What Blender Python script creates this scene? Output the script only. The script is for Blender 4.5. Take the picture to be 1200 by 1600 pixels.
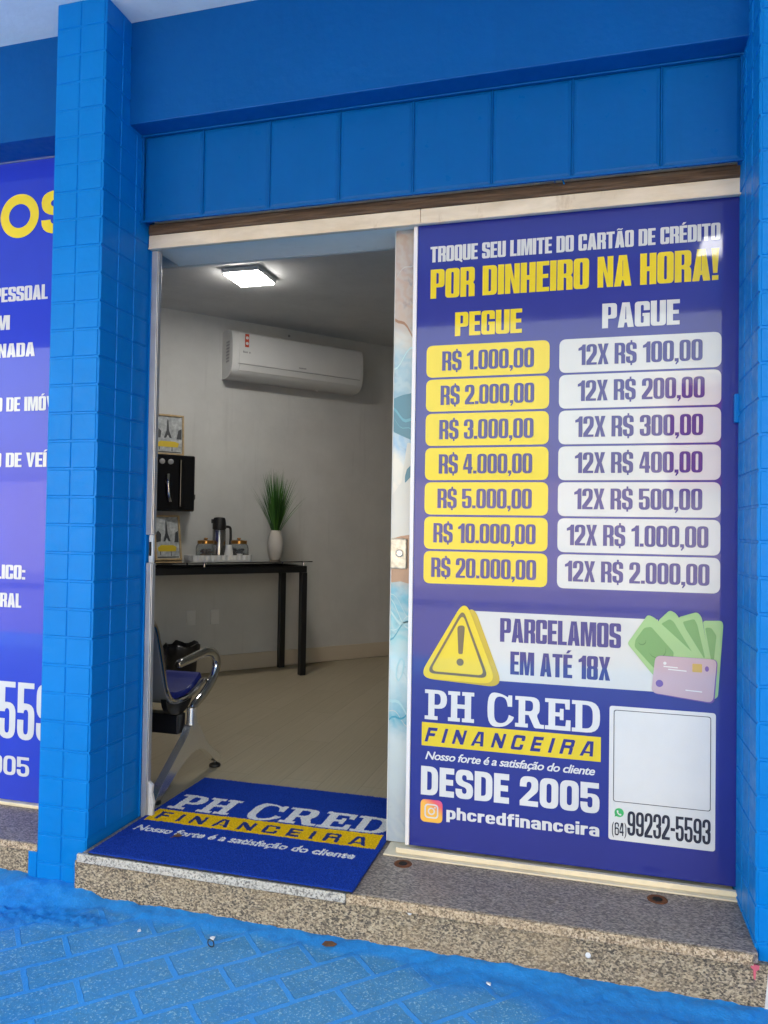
import bpy, bmesh, math, random
import numpy as np
from mathutils import Vector, Matrix, noise
from mathutils.geometry import tessellate_polygon
R=math.radians
random.seed(7)
S=bpy.context.scene
for o in list(bpy.data.objects): bpy.data.objects.remove(o)
# ------------------------------------------------------------------ camera
def make_camera():
    f,cx,cy,cz,yaw,pitch,roll=1182.91,1.6902,-2.6226,1.1682,0.2682,0.0212,0.0155
    fw=Vector((-math.sin(yaw)*math.cos(pitch),math.cos(yaw)*math.cos(pitch),math.sin(pitch)))
    rt=Vector((math.cos(yaw),math.sin(yaw),0)); up=rt.cross(fw)
    r=rt*math.cos(roll)+up*math.sin(roll); u=up*math.cos(roll)-rt*math.sin(roll)
    cd=bpy.data.cameras.new('camera'); co=bpy.data.objects.new('camera',cd); S.collection.objects.link(co)
    cd.sensor_fit='HORIZONTAL'; cd.sensor_width=36; cd.lens=36*f/1200; cd.clip_start=.05; cd.clip_end=600
    m=Matrix(((r.x,u.x,-fw.x,cx),(r.y,u.y,-fw.y,cy),(r.z,u.z,-fw.z,cz),(0,0,0,1)))
    co.matrix_world=m; S.camera=co
make_camera()
# ------------------------------------------------------------------ sky, sun, exposure
SUN_EL,SUN_AZ=72,20          # the sun stands behind the shop: its front is in open shade
w=bpy.data.worlds.new('World'); S.world=w; w.use_nodes=True
nt=w.node_tree; sky=nt.nodes.new('ShaderNodeTexSky'); sky.sky_type='NISHITA'; sky.sun_disc=False
sky.sun_elevation=R(SUN_EL); sky.sun_rotation=R(SUN_AZ); sky.air_density=1.0; sky.dust_density=4.0; sky.ozone_density=.8
bg=nt.nodes['Background']; bg.inputs[1].default_value=.15; tint=nt.nodes.new('ShaderNodeMix'); tint.data_type='RGBA'; tint.blend_type='MULTIPLY'; tint.inputs[0].default_value=1; tint.inputs[7].default_value=(1.28,1.0,.66,1)
nt.links.new(sky.outputs[0],tint.inputs[6]); nt.links.new(tint.outputs[2],bg.inputs[0])
sd=bpy.data.lights.new('sun','SUN'); sd.energy=1.1; sd.angle=R(10); sd.color=(1,.93,.82)
so=bpy.data.objects.new('sun',sd); S.collection.objects.link(so)
az=R(SUN_AZ); el=R(SUN_EL); dirv=Vector((math.sin(az)*math.cos(el),math.cos(az)*math.cos(el),math.sin(el)))
so.rotation_euler=dirv.to_track_quat('Z','Y').to_euler()
S.view_settings.view_transform='Standard'; S.view_settings.look='None'; S.view_settings.gamma=1
S.view_settings.exposure=3.2
S.cycles.max_bounces=10; S.cycles.diffuse_bounces=6; S.cycles.glossy_bounces=4; S.cycles.transmission_bounces=6
S.cycles.use_denoising=True; S.cycles.caustics_reflective=False; S.cycles.caustics_refractive=False
# ------------------------------------------------------------------ materials
def s2l(c):
    return tuple((x/12.92 if x<=.04045 else ((x+.055)/1.055)**2.4) for x in [v/255 for v in c])
class NT:
    def __init__(s,name):
        s.m=bpy.data.materials.new(name); s.m.use_nodes=True; s.t=s.m.node_tree; s.b=s.t.nodes['Principled BSDF']
    def n(s,typ,**k):
        x=s.t.nodes.new(typ)
        for a,v in k.items():
            if a.startswith('i_'): x.inputs[a[2:].replace('_',' ')].default_value=v
            else: setattr(x,a,v)
        return x
    def l(s,a,b): s.t.links.new(a,b)
    def tc(s,out='Object',scale=(1,1,1),rot=(0,0,0),loc=(0,0,0)):
        t=s.n('ShaderNodeTexCoord'); mp=s.n('ShaderNodeMapping'); mp.inputs['Scale'].default_value=scale
        mp.inputs['Rotation'].default_value=rot; mp.inputs['Location'].default_value=loc
        s.l(t.outputs[out],mp.inputs[0]); return mp.outputs[0]
    def noise(s,v,scale,detail=4,rough=.5,dist=0):
        x=s.n('ShaderNodeTexNoise'); x.inputs['Scale'].default_value=scale; x.inputs['Detail'].default_value=detail
        x.inputs['Roughness'].default_value=rough; x.inputs['Distortion'].default_value=dist; s.l(v,x.inputs['Vector']); return x.outputs['Fac']
    def ramp(s,f,stops,interp='LINEAR'):
        x=s.n('ShaderNodeValToRGB'); x.color_ramp.interpolation=interp; e=x.color_ramp.elements
        while len(e)<len(stops): e.new(.5)
        for el,(p,c) in zip(e,stops): el.position=p; el.color=(*c,1) if len(c)==3 else c
        s.l(f,x.inputs[0]); return x.outputs[0]
    def mix(s,f,a,b,bl='MIX'):
        x=s.n('ShaderNodeMix',data_type='RGBA',blend_type=bl)
        for i,vv in ((0,f),(6,a),(7,b)):
            if isinstance(vv,(int,float)): x.inputs[i].default_value=vv
            elif isinstance(vv,tuple): x.inputs[i].default_value=(*vv,1)
            else: s.l(vv,x.inputs[i])
        return x.outputs[2]
    def math(s,op,a,b=0):
        x=s.n('ShaderNodeMath',operation=op)
        for i,vv in ((0,a),(1,b)):
            if isinstance(vv,(int,float)): x.inputs[i].default_value=vv
            else: s.l(vv,x.inputs[i])
        return x.outputs[0]
    def bump(s,h,strength=.3,dist=.005,prev=None):
        x=s.n('ShaderNodeBump'); x.inputs['Strength'].default_value=strength; x.inputs['Distance'].default_value=dist
        s.l(h,x.inputs['Height'])
        if prev is not None: s.l(prev,x.inputs['Normal'])
        s.l(x.outputs[0],s.b.inputs['Normal']); return x.outputs[0]
    def set(s,**k):
        for a,v in k.items():
            i=s.b.inputs[a.replace('_',' ')]
            if isinstance(v,(int,float)): i.default_value=v
            elif isinstance(v,tuple): i.default_value=(*v,1) if len(v)==3 else v
            else: s.l(v,i)
        return s
MAT={}
def mat(name,col,rough=.5,metal=0,spec=.5,var=.0,vscale=6,bump=0,bscale=40,bdist=.002,**k):
    t=NT(name)
    if var:
        v=t.tc(); f=t.noise(v,vscale,5,.6)
        d=tuple(c*(1-var) for c in col); h=tuple(min(1,c*(1+var)) for c in col)
        t.set(Base_Color=t.ramp(f,[(.3,d),(.7,h)]))
        t.set(Roughness=t.ramp(f,[(.3,(rough*.8,)*3),(.7,(min(1,rough*1.25),)*3)]))
    else: t.set(Base_Color=col,Roughness=rough)
    t.set(Metallic=metal,Specular_IOR_Level=spec)
    if bump: t.bump(t.noise(t.tc(),bscale,4,.6),bump,bdist)
    t.set(**k); MAT[name]=t.m; return t.m
BLUE=(.001,.182,.56)
def paint(name,col,rough=.38,ripple=.35):
    t=NT(name); v=t.tc(); f=t.noise(v,3.2,5,.6); g=t.noise(v,140,3,.6); h=t.noise(v,28,4,.55)
    c=t.ramp(f,[(.25,tuple(x*.9 for x in col)),(.75,tuple(min(1,x*1.06) for x in col))])
    dirt=t.ramp(t.noise(v,9,7,.72),[(.62,(0,0,0)),(.78,(.16,.16,.16))])
    c=t.mix(dirt,c,(col[0]*.8+.008,col[1]*.85+.012,col[2]*.85+.01))
    run=t.ramp(t.noise(t.tc(scale=(14,14,.8)),1.5,5,.65),[(.58,(0,0,0)),(.75,(.22,.22,.22))]); c=t.mix(run,c,tuple(x*.62 for x in col))
    sc=t.ramp(t.noise(v,34,6,.8),[(.70,(0,0,0)),(.735,(.5,.5,.5))]); c=t.mix(sc,c,(col[0]+.05,min(1,col[1]*1.25+.03),min(1,col[2]*1.1+.03)))
    t.set(Base_Color=c,Roughness=t.ramp(h,[(.3,(rough*.75,)*3),(.7,(min(1,rough*1.45),)*3)]),Specular_IOR_Level=.14)
    n=t.bump(g,ripple*.35,.0012); t.bump(h,ripple,.004,n); MAT[name]=t.m; return t.m
paint('blue_paint',BLUE)
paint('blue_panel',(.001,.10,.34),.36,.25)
paint('blue_beam_shaded',(.001,.088,.32),.42,.45)  # same blue as the pillars, darkened to paint in the porch shade
paint('white_paint',(.82,.82,.84),.6,.4)
paint('room_wall',(.56,.56,.535),.6,.25)
paint('room_ceiling',(.66,.66,.65),.7,.2)
paint('lintel_white',(.8,.78,.72),.6,.2)
# printed film under a glossy clear film
def film(name,col,rough=.5,weave=.06):
    t=NT(name); v=t.tc(); f=t.noise(v,2.3,4,.6); g=t.noise(v,420,2,.5)
    c=t.ramp(f,[(.3,tuple(x*.93 for x in col)),(.7,tuple(min(1,x*1.05) for x in col))])
    c=t.mix(t.ramp(g,[(.35,(0,0,0)),(.7,(weave,)*3)]),c,tuple(min(1,x*1.3+.02) for x in col))
    t.set(Base_Color=c,Roughness=rough,Specular_IOR_Level=.25,Coat_Weight=.8,Coat_Roughness=.02,Coat_IOR=1.5)
    st=t.noise(t.tc(scale=(1,1,.35)),18,5,.7); t.set(Coat_Roughness=t.ramp(st,[(.35,(.015,)*3),(.75,(.10,)*3)]))
    MAT[name]=t.m; return t.m
film('indigo_film',(.013,.022,.225)); film('yellow_film',(.70,.53,.012)); film('white_film',(.57,.57,.56))
film('navy_ink',(.016,.018,.19)); film('blue_film',(.008,.035,.52)); film('black_ink',(.02,.02,.035))
film('bright_white_film',(.64,.64,.645)); film('os_yellow',(.85,.66,.01))
film('note_green',(.13,.31,.10)); film('note_dark',(.065,.18,.055)); film('note_pale',(.28,.47,.20)); film('card_pink',(.46,.33,.38)); film('skin_print',(.33,.19,.12)); film('sleeve_print',(.50,.50,.47)); film('teal_print',(.06,.28,.38)); film('teal_pale',(.36,.55,.58)); film('deep_teal',(.03,.16,.24)); film('card_violet',(.13,.06,.28)); film('chip_gold',(.5,.33,.08))
film('sign_dark',(.13,.10,.05)); film('sign_side',(.50,.36,.02)); film('whats_green',(.05,.40,.12))
mat('worn_plate',(.62,.55,.44),.4,.3,var=.4,vscale=45,bump=.4,bscale=60)
mat('white_lamp',(.7,.7,.7),.4)
def insta():
    t=NT('icon_gradient'); v=t.tc('Object'); sx=t.n('ShaderNodeSeparateXYZ'); t.l(v,sx.inputs[0])
    f=t.math('ADD',t.math('MULTIPLY',sx.outputs[0],6.0),t.math('MULTIPLY',sx.outputs[2],9.0))
    t.set(Base_Color=t.ramp(f,[(.05,(.85,.45,.05)),(.35,(.75,.10,.12)),(.65,(.5,.05,.35)),(.95,(.12,.08,.6))]),Roughness=.4,Coat_Weight=1.,Coat_Roughness=.02); MAT['icon_gradient']=t.m
insta()
mat('cream_alu',(.74,.64,.46),.42,.0,var=.12,vscale=7,bump=.1)
mat('alu',(.55,.54,.53),.36,.6,var=.1,vscale=12,bump=.06)
mat('white_stile',(.72,.69,.70),.4)
mat('chrome',(.62,.62,.61),.09,1.0)
mat('satin_chrome',(.80,.78,.73),.26,.85)
mat('steel',(.45,.44,.43),.25,1.0)
mat('black_gloss',(.006,.006,.007),.12)
mat('black_metal',(.008,.008,.009),.35)
mat('black_plastic',(.01,.01,.01),.5)
mat('blue_vinyl',(.004,.013,.17),.5,bump=.15,bscale=160,bdist=.001)
mat('seat_back_grey',(.30,.30,.31),.35,.5)
mat('ac_white',(.62,.62,.60),.22,var=.03)
mat('white_plastic',(.66,.66,.64),.35)
mat('grey_plastic',(.25,.25,.25),.4)
mat('sticker_red',(.5,.06,.02),.4); mat('sticker_blue',(.15,.2,.5),.4)
mat('brass',(.5,.26,.07),.28,.9)
mat('skirting',(.55,.48,.37),.5)
mat('ceramic',(.55,.51,.45),.55)
mat('frame_wood',(.42,.30,.15),.5,var=.25,vscale=30)
mat('print_grey',(.42,.44,.44),.25,Coat_Weight=.8,Coat_Roughness=.05,var=.35,vscale=25)
mat('print_ink',(.05,.055,.06),.4); mat('print_yellow',(.62,.45,.03),.4); mat('print_pale',(.6,.6,.58),.4)
mat('cookie',(.30,.12,.04),.8,var=.4,vscale=60); mat('coffee_beans',(.02,.012,.01),.5,var=.5,vscale=120)
mat('glass_top',(.012,.014,.014),.03,Coat_Weight=1.,Coat_Roughness=.01)
mat('rust',(.16,.055,.02),.85,.2,var=.5,vscale=90,bump=.5,bscale=150)
mat('dark_hole',(.01,.008,.006),.9)
mat('dry_leaf',(.12,.055,.025),.9,var=.4,vscale=60)
mat('rubber_black',(.012,.012,.012),.5)
mat('chip_white',(.75,.75,.75),.6)
mat('pink_paint',(.6,.12,.16),.6)
mat('bin_bag',(.008,.008,.009),.32)
mat('concrete',(.22,.215,.20),.85,var=.15,vscale=3,bump=.2,bscale=90)
mat('asphalt',(.055,.055,.055),.9,var=.25,vscale=20,bump=.4,bscale=90)
mat('far_wall',(.78,.76,.72),.8,var=.06,vscale=1.5)
mat('far_red',(.42,.05,.03),.7); mat('far_dark',(.05,.06,.07),.2)
mat('plaster_scrap',(.62,.60,.57),.85,var=.15,vscale=40,bump=.6,bscale=60)
t=NT('lamp_glow'); t.set(Base_Color=(.9,.9,.9),Emission_Color=(1,.97,.92),Emission_Strength=9.); MAT['lamp_glow']=t.m
t=NT('porch_glow'); t.set(Base_Color=(.9,.9,.9),Emission_Color=(1,.99,.94),Emission_Strength=2.6); MAT['porch_glow']=t.m
t=NT('jar_glass'); t.set(Base_Color=(.85,.87,.86),Roughness=.05,Transmission_Weight=.92,IOR=1.2); MAT['jar_glass']=t.m
def wood():
    t=NT('dark_timber'); v=t.tc(scale=(1.2,22,22)); f=t.noise(v,5,6,.7,.5)
    c=t.ramp(f,[(.3,(.035,.02,.012)),(.55,(.11,.07,.045)),(.75,(.18,.13,.09))])
    t.set(Base_Color=c,Roughness=.7,Specular_IOR_Level=.2); t.bump(f,.5,.004); MAT['dark_timber']=t.m
wood()
def header():
    t=NT('stained_alu'); v=t.tc(scale=(1,4,4)); f=t.noise(v,4,6,.65,.3); st=t.noise(t.tc(scale=(1,.3,.3)),14,5,.7)
    c=t.ramp(f,[(.3,(.56,.46,.33)),(.65,(.74,.64,.50))])
    c=t.mix(t.ramp(st,[(.60,(0,0,0)),(.72,(.55,.55,.55))]),c,(.42,.30,.18))
    t.set(Base_Color=c,Roughness=.45); t.bump(f,.1,.002); MAT['stained_alu']=t.m
header()
def granite(name,stops,sc=95,ang=.6,stretch=(1,1,1),rough=.5,stain=None,bmp=.2):
    t=NT(name); v=t.tc(scale=stretch,rot=(0,ang*.6,ang))
    n1=t.noise(v,sc,5,.62,.5)
    vo=t.n('ShaderNodeTexVoronoi',feature='F1'); vo.inputs['Scale'].default_value=sc*1.5; t.l(v,vo.inputs['Vector'])
    sep=t.n('ShaderNodeSeparateColor'); t.l(vo.outputs['Color'],sep.inputs[0])
    f=t.math('ADD',t.math('MULTIPLY',n1,.72),t.math('MULTIPLY',sep.outputs[0],.28))
    c=t.ramp(f,stops)
    big=t.noise(t.tc(),3.5,5,.65)
    c=t.mix(t.ramp(big,[(.45,(0,0,0)),(.72,(.4,.4,.4))]),c,stain or stops[-2][1])
    t.set(Base_Color=c,Roughness=rough); t.bump(f,bmp,.001); MAT[name]=t.m
granite('granite_top',[(.36,(.085,.07,.062)),(.46,(.18,.145,.125)),(.54,(.29,.235,.195)),(.66,(.44,.365,.30))],95,.9,(1,2.0,1),.42,bmp=.12,stain=(.27,.21,.165))
granite('granite_riser',[(.36,(.06,.05,.04)),(.455,(.17,.135,.095)),(.54,(.31,.245,.16)),(.68,(.50,.41,.28))],105,.9,(1,1,1.5),.75,bmp=.7,stain=(.36,.26,.15))
granite('granite_edge',[(.38,(.14,.10,.06)),(.46,(.30,.21,.13)),(.54,(.46,.34,.21)),(.66,(.60,.48,.33))],140,.4,(1,1,1),.6)
granite('granite_white',[(.37,(.13,.12,.11)),(.44,(.30,.28,.25)),(.50,(.47,.44,.39)),(.7,(.60,.57,.50))],130,.4,(1,1,1),.5,stain=(.48,.44,.38))
def floor_m():
    t=NT('vinyl_floor'); v=t.tc(); 
    br=t.n('ShaderNodeTexBrick'); br.inputs['Scale'].default_value=1; br.inputs['Brick Width'].default_value=1.2; br.inputs['Row Height'].default_value=.18
    br.inputs['Mortar Size'].default_value=.0012; br.inputs['Color1'].default_value=(.43,.36,.235,1); br.inputs['Color2'].default_value=(.47,.395,.265,1); br.inputs['Mortar'].default_value=(.26,.21,.14,1)
    mp=t.tc(rot=(0,0,R(90))); t.l(mp,br.inputs['Vector'])
    g=t.noise(t.tc(scale=(75,1.0,1)),2.2,5,.7)
    c=t.mix(t.ramp(g,[(.35,(.45,.45,.45)),(.65,(0,0,0))]),br.outputs[0],(.29,.24,.155))
    t.set(Base_Color=c,Roughness=.42,Specular_IOR_Level=.35); t.bump(g,.1,.001); MAT['vinyl_floor']=t.m
floor_m()
def pave_m():
    t=NT('painted_pavers'); v=t.tc(rot=(0,0,R(-45)),loc=(.196,.6045,0)); 
    # Mapping rotates by -45 deg: x runs along the brick rows
    br=t.n('ShaderNodeTexBrick'); br.inputs['Scale'].default_value=1; br.inputs['Brick Width'].default_value=.252; br.inputs['Row Height'].default_value=.129
    br.inputs['Mortar Size'].default_value=.0085; br.inputs['Mortar Smooth'].default_value=.12; br.inputs['Bias'].default_value=0
    wob=t.n('ShaderNodeVectorMath',operation='ADD'); nz=t.n('ShaderNodeTexNoise'); nz.inputs['Scale'].default_value=26; nz.inputs['Detail'].default_value=3
    t.l(v,nz.inputs['Vector']); sc=t.n('ShaderNodeVectorMath',operation='SCALE'); sc.inputs['Scale'].default_value=.008; t.l(nz.outputs['Color'],sc.inputs[0])
    t.l(v,wob.inputs[0]); t.l(sc.outputs[0],wob.inputs[1]); t.l(wob.outputs[0],br.inputs['Vector'])
    br.inputs['Color1'].default_value=(0,0,0,1); br.inputs['Color2'].default_value=(1,1,1,1)
    at=t.n('ShaderNodeAttribute',attribute_name='paste'); paste=at.outputs['Fac']
    o=t.tc(); n1=t.noise(o,7,6,.7); n2=t.noise(o,60,5,.7); n3=t.noise(o,150,3,.6)
    worn=t.ramp(n1,[(.3,(.040,.235,.48)),(.55,(.055,.28,.55)),(.72,(.03,.27,.60))])
    worn=t.mix(t.ramp(n2,[(.42,(0,0,0)),(.62,(.35,.35,.35))]),worn,(.12,.25,.34))
    worn=t.mix(t.ramp(n3,[(.58,(0,0,0)),(.64,(1,1,1))]),worn,(.30,.52,.66))
    thick=t.ramp(n2,[(.3,(.008,.20,.58)),(.7,(.020,.27,.72))])
    mort=t.math('MULTIPLY',br.outputs['Fac'],1.0)
    cov=t.ramp(t.noise(o,4.5,5,.65),[(.50,(0,0,0)),(.78,(.75,.75,.75))])
    c=t.mix(cov,worn,(.018,.25,.64)); c=t.mix(t.math('MULTIPLY',mort,.9),c,(.04,.31,.76))
    c=t.mix(t.math('MULTIPLY',paste,.88),c,thick)
    rusty=t.ramp(t.noise(o,13,6,.8),[(.655,(0,0,0)),(.70,(.75,.75,.75))]); c=t.mix(rusty,c,(.27,.27,.32))
    scuff=t.ramp(t.noise(t.tc(rot=(0,0,.5),scale=(1,4,1)),9,6,.75),[(.62,(0,0,0)),(.75,(.25,.25,.25))]); c=t.mix(scuff,c,(.10,.24,.36))
    t.set(Base_Color=c,Roughness=t.ramp(n2,[(.3,(.38,)*3),(.7,(.62,)*3)]),Specular_IOR_Level=.3)
    inv=t.math('SUBTRACT',1,mort); keep=t.math('SUBTRACT',1,paste)
    h=t.math('MULTIPLY',mort,keep)
    a=t.bump(h,.8,.006); b=t.bump(n2,.5,.004,a); t.bump(n3,.6,.0025,b); MAT['painted_pavers']=t.m
pave_m()
def carpet(name,col):
    t=NT(name); f=t.noise(t.tc(),330,3,.7); g=t.noise(t.tc(),30,4,.7)
    c=t.ramp(f,[(.3,tuple(x*.45 for x in col)),(.62,col),(.8,tuple(min(1,x*1.5+.02) for x in col))])
    c=t.mix(t.ramp(g,[(.4,(0,0,0)),(.8,(.25,.25,.25))]),c,tuple(x*.6 for x in col))
    t.set(Base_Color=c,Roughness=.95,Specular_IOR_Level=.15); t.bump(f,.8,.003); MAT[name]=t.m
carpet('mat_blue',(.010,.050,.37)); carpet('mat_yellow',(.90,.56,.008)); carpet('mat_white',(.80,.80,.80)); carpet('mat_navy',(.02,.04,.20))
def notes_m():
    # printed picture of banknotes and a hand on the inner leaf
    t=NT('banknote_print'); v=t.tc(); sx=t.n('ShaderNodeSeparateXYZ'); t.l(v,sx.inputs[0])
    n=t.noise(v,7,4,.6); z=t.math('ADD',sx.outputs[2],t.math('MULTIPLY',t.math('SUBTRACT',n,.5),.22))
    z=t.math('ADD',z,t.math('MULTIPLY',sx.outputs[0],.5)); z=t.math('DIVIDE',t.math('SUBTRACT',z,.5),2.4)
    P=lambda q:(q+.0)/2.4
    c=t.ramp(z,[(0,(.30,.36,.46)),(P(.2),(.42,.47,.50)),(P(.42),(.50,.56,.56)),(P(.50),(.12,.35,.45)),(P(.62),(.50,.60,.60)),(P(.78),(.20,.46,.52)),(P(.93),(.08,.34,.46)),(P(1.03),(.42,.25,.16)),(P(1.13),(.45,.27,.17)),(P(1.15),(.55,.52,.46)),(P(1.4),(.60,.57,.52)),(P(1.46),(.20,.36,.55)),(P(1.62),(.09,.24,.36)),(P(1.8),(.22,.36,.45)),(P(1.86),(.45,.42,.38)),(P(2.0),(.48,.36,.29)),(P(2.2),(.40,.31,.26))])
    wv=t.n('ShaderNodeTexWave',wave_type='BANDS',bands_direction='DIAGONAL'); wv.inputs['Scale'].default_value=9; wv.inputs['Distortion'].default_value=14; wv.inputs['Detail'].default_value=3; wv.inputs['Detail Scale'].default_value=1.2
    t.l(v,wv.inputs['Vector'])
    c=t.mix(t.math('MULTIPLY',wv.outputs['Fac'],.28),c,(.46,.52,.52)); 
    c=t.mix(t.ramp(t.noise(v,11,4,.6,1.5),[(.6,(0,0,0)),(.7,(.35,.35,.35))]),c,(.10,.16,.24))
    t.set(Base_Color=c,Roughness=.45,Coat_Weight=1.,Coat_Roughness=.03); MAT['banknote_print']=t.m
notes_m()
# ------------------------------------------------------------------ mesh helpers
class MB:
    def __init__(s): s.v=[];s.f=[];s.mi=[]
    def add(s,vs,fs,mi=0):
        o=len(s.v); s.v+= [tuple(p) for p in vs]; s.f+=[tuple(i+o for i in f) for f in fs]; s.mi+=[mi]*len(fs); return s
    def box(s,x0,y0,z0,x1,y1,z1,mi=0):
        vs=[(x,y,z) for z in (z0,z1) for y in (y0,y1) for x in (x0,x1)]
        return s.add(vs,[(0,2,3,1),(4,5,7,6),(0,1,5,4),(2,6,7,3),(0,4,6,2),(1,3,7,5)],mi)
    def prism(s,poly,a,b,axis='y',mi=0):
        # poly in the two other axes (x,z) for y, (y,z) for x, (x,y) for z
        n=len(poly); f={'y':lambda p,q:(p[0],q,p[1]),'x':lambda p,q:(q,p[0],p[1]),'z':lambda p,q:(p[0],p[1],q)}[axis]
        vs=[f(p,a) for p in poly]+[f(p,b) for p in poly]
        tri=tessellate_polygon([[Vector((p[0],p[1],0)) for p in poly]])
        fs=[tuple(t) for t in tri]+[tuple(i+n for i in reversed(t)) for t in tri]
        fs+=[(i,(i+1)%n,n+(i+1)%n,n+i) for i in range(n)]
        return s.add(vs,fs,mi)
    def tube(s,pts,rad,seg=12,mi=0,sq=1.0):
        pts=[Vector(p) for p in pts]; n=len(pts); rad=rad if isinstance(rad,(list,tuple)) else [rad]*n
        vs=[];fs=[]; ref=None
        for i,p in enumerate(pts):
            d=(pts[min(i+1,n-1)]-pts[max(i-1,0)]).normalized()
            if ref is None: ref=Vector((1,0,0)) if abs(d.x)<.8 else Vector((0,0,1))
            a=(ref-d*ref.dot(d)).normalized(); b=d.cross(a); ref=a
            for k in range(seg):
                q=2*math.pi*k/seg; vs.append(p+a*math.cos(q)*rad[i]*sq+b*math.sin(q)*rad[i])
        for i in range(n-1):
            for k in range(seg): fs.append((i*seg+k,i*seg+(k+1)%seg,(i+1)*seg+(k+1)%seg,(i+1)*seg+k))
        fs.append(tuple(range(seg))[::-1]); fs.append(tuple((n-1)*seg+k for k in range(seg)))
        return s.add(vs,fs,mi)
    def lathe(s,prof,cx=0,cy=0,seg=32,mi=0,flute=0):
        vs=[];fs=[];n=len(prof)
        for r,z in prof:
            for k in range(seg):
                q=2*math.pi*k/seg; rr=r*(1+flute*math.cos(q*16)); vs.append((cx+rr*math.cos(q),cy+rr*math.sin(q),z))
        for i in range(n-1):
            for k in range(seg): fs.append((i*seg+k,i*seg+(k+1)%seg,(i+1)*seg+(k+1)%seg,(i+1)*seg+k))
        fs.append(tuple(range(seg))[::-1]); fs.append(tuple((n-1)*seg+k for k in range(seg)))
        return s.add(vs,fs,mi)
    def build(s,name,m,parent=None,bevel=0,smooth=False,seg=2,label=None):
        me=bpy.data.meshes.new(name); me.from_pydata(s.v,[],s.f)
        for x in (m if isinstance(m,(list,tuple)) else [m]): me.materials.append(MAT[x])
        for p,i in zip(me.polygons,s.mi): p.material_index=i
        bm=bmesh.new(); bm.from_mesh(me); bmesh.ops.recalc_face_normals(bm,faces=bm.faces); bm.to_mesh(me); bm.free()
        me.update(); o=bpy.data.objects.new(name,me); S.collection.objects.link(o)
        if parent is not None: o.parent=parent
        if bevel:
            b=o.modifiers.new('bevel','BEVEL'); b.width=bevel; b.segments=seg; b.limit_method='ANGLE'; b.angle_limit=R(40)
        if smooth:
            for p in me.polygons: p.use_smooth=True
            sm=me; 
            try: me.set_sharp_from_angle(angle=R(40))
            except Exception: pass
        if label: o['label']=label
        return o
def thing(name,label,cat,loc=(0,0,0),rz=0,group=None):
    o=bpy.data.objects.new(name,None); S.collection.objects.link(o); o.location=loc; o.rotation_euler=(0,0,rz)
    o.empty_display_size=.1; return tag(o,label,cat,group)
def tag(o,label,cat,group=None):
    o['label']=label; o['category']=cat
    if group: o['group']=group
    return o
def struct(o): o['kind']='structure'; return o
def rel(parent,o):      # keep world placement of a part built in world coordinates
    o.location=tuple(-c for c in parent.location); return o
def smoothpath(pts,n=6):
    P=[Vector(p) for p in pts]; out=[]
    for i in range(len(P)-1):
        p0=P[max(i-1,0)];p1=P[i];p2=P[i+1];p3=P[min(i+2,len(P)-1)]
        for k in range(n):
            t=k/n; out.append(.5*((2*p1)+(-p0+p2)*t+(2*p0-5*p1+4*p2-p3)*t*t+(-p0+3*p1-3*p2+p3)*t**3))
    out.append(P[-1]); return out
# ------------------------------------------------------------------ lettering: own heavy condensed, slab and techno letters
def rnd(pts,seg=5):
    n=len(pts); out=[]
    for i,p in enumerate(pts):
        x,y=p[0],p[1]; r=p[2] if len(p)>2 else 0
        if r<=0: out.append((x,y)); continue
        a=pts[i-1]; b=pts[(i+1)%n]
        la=math.hypot(a[0]-x,a[1]-y); lb=math.hypot(b[0]-x,b[1]-y)
        ra=min(r,la*.49 if len(a)>2 and a[2]>0 else la*.98); rb=min(r,lb*.49 if len(b)>2 and b[2]>0 else lb*.98)
        A=(x+(a[0]-x)/la*ra,y+(a[1]-y)/la*ra); B=(x+(b[0]-x)/lb*rb,y+(b[1]-y)/lb*rb)
        for k in range(seg+1):
            t=k/seg; u=1-t; w=.82     # rational quadratic, near a circular arc
            d=u*u+2*w*u*t*.86+t*t
            out.append(((u*u*A[0]+2*w*.86*u*t*x+t*t*B[0])/d,(u*u*A[1]+2*w*.86*u*t*y+t*t*B[1])/d)) if False else out.append((u*u*A[0]+2*u*t*x+t*t*B[0],u*u*A[1]+2*u*t*y+t*t*B[1]))
    return out
def rot180(c,w): return [tuple([w-p[0],1-p[1]]+list(p[2:])) for p in c]
XH=.735
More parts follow.
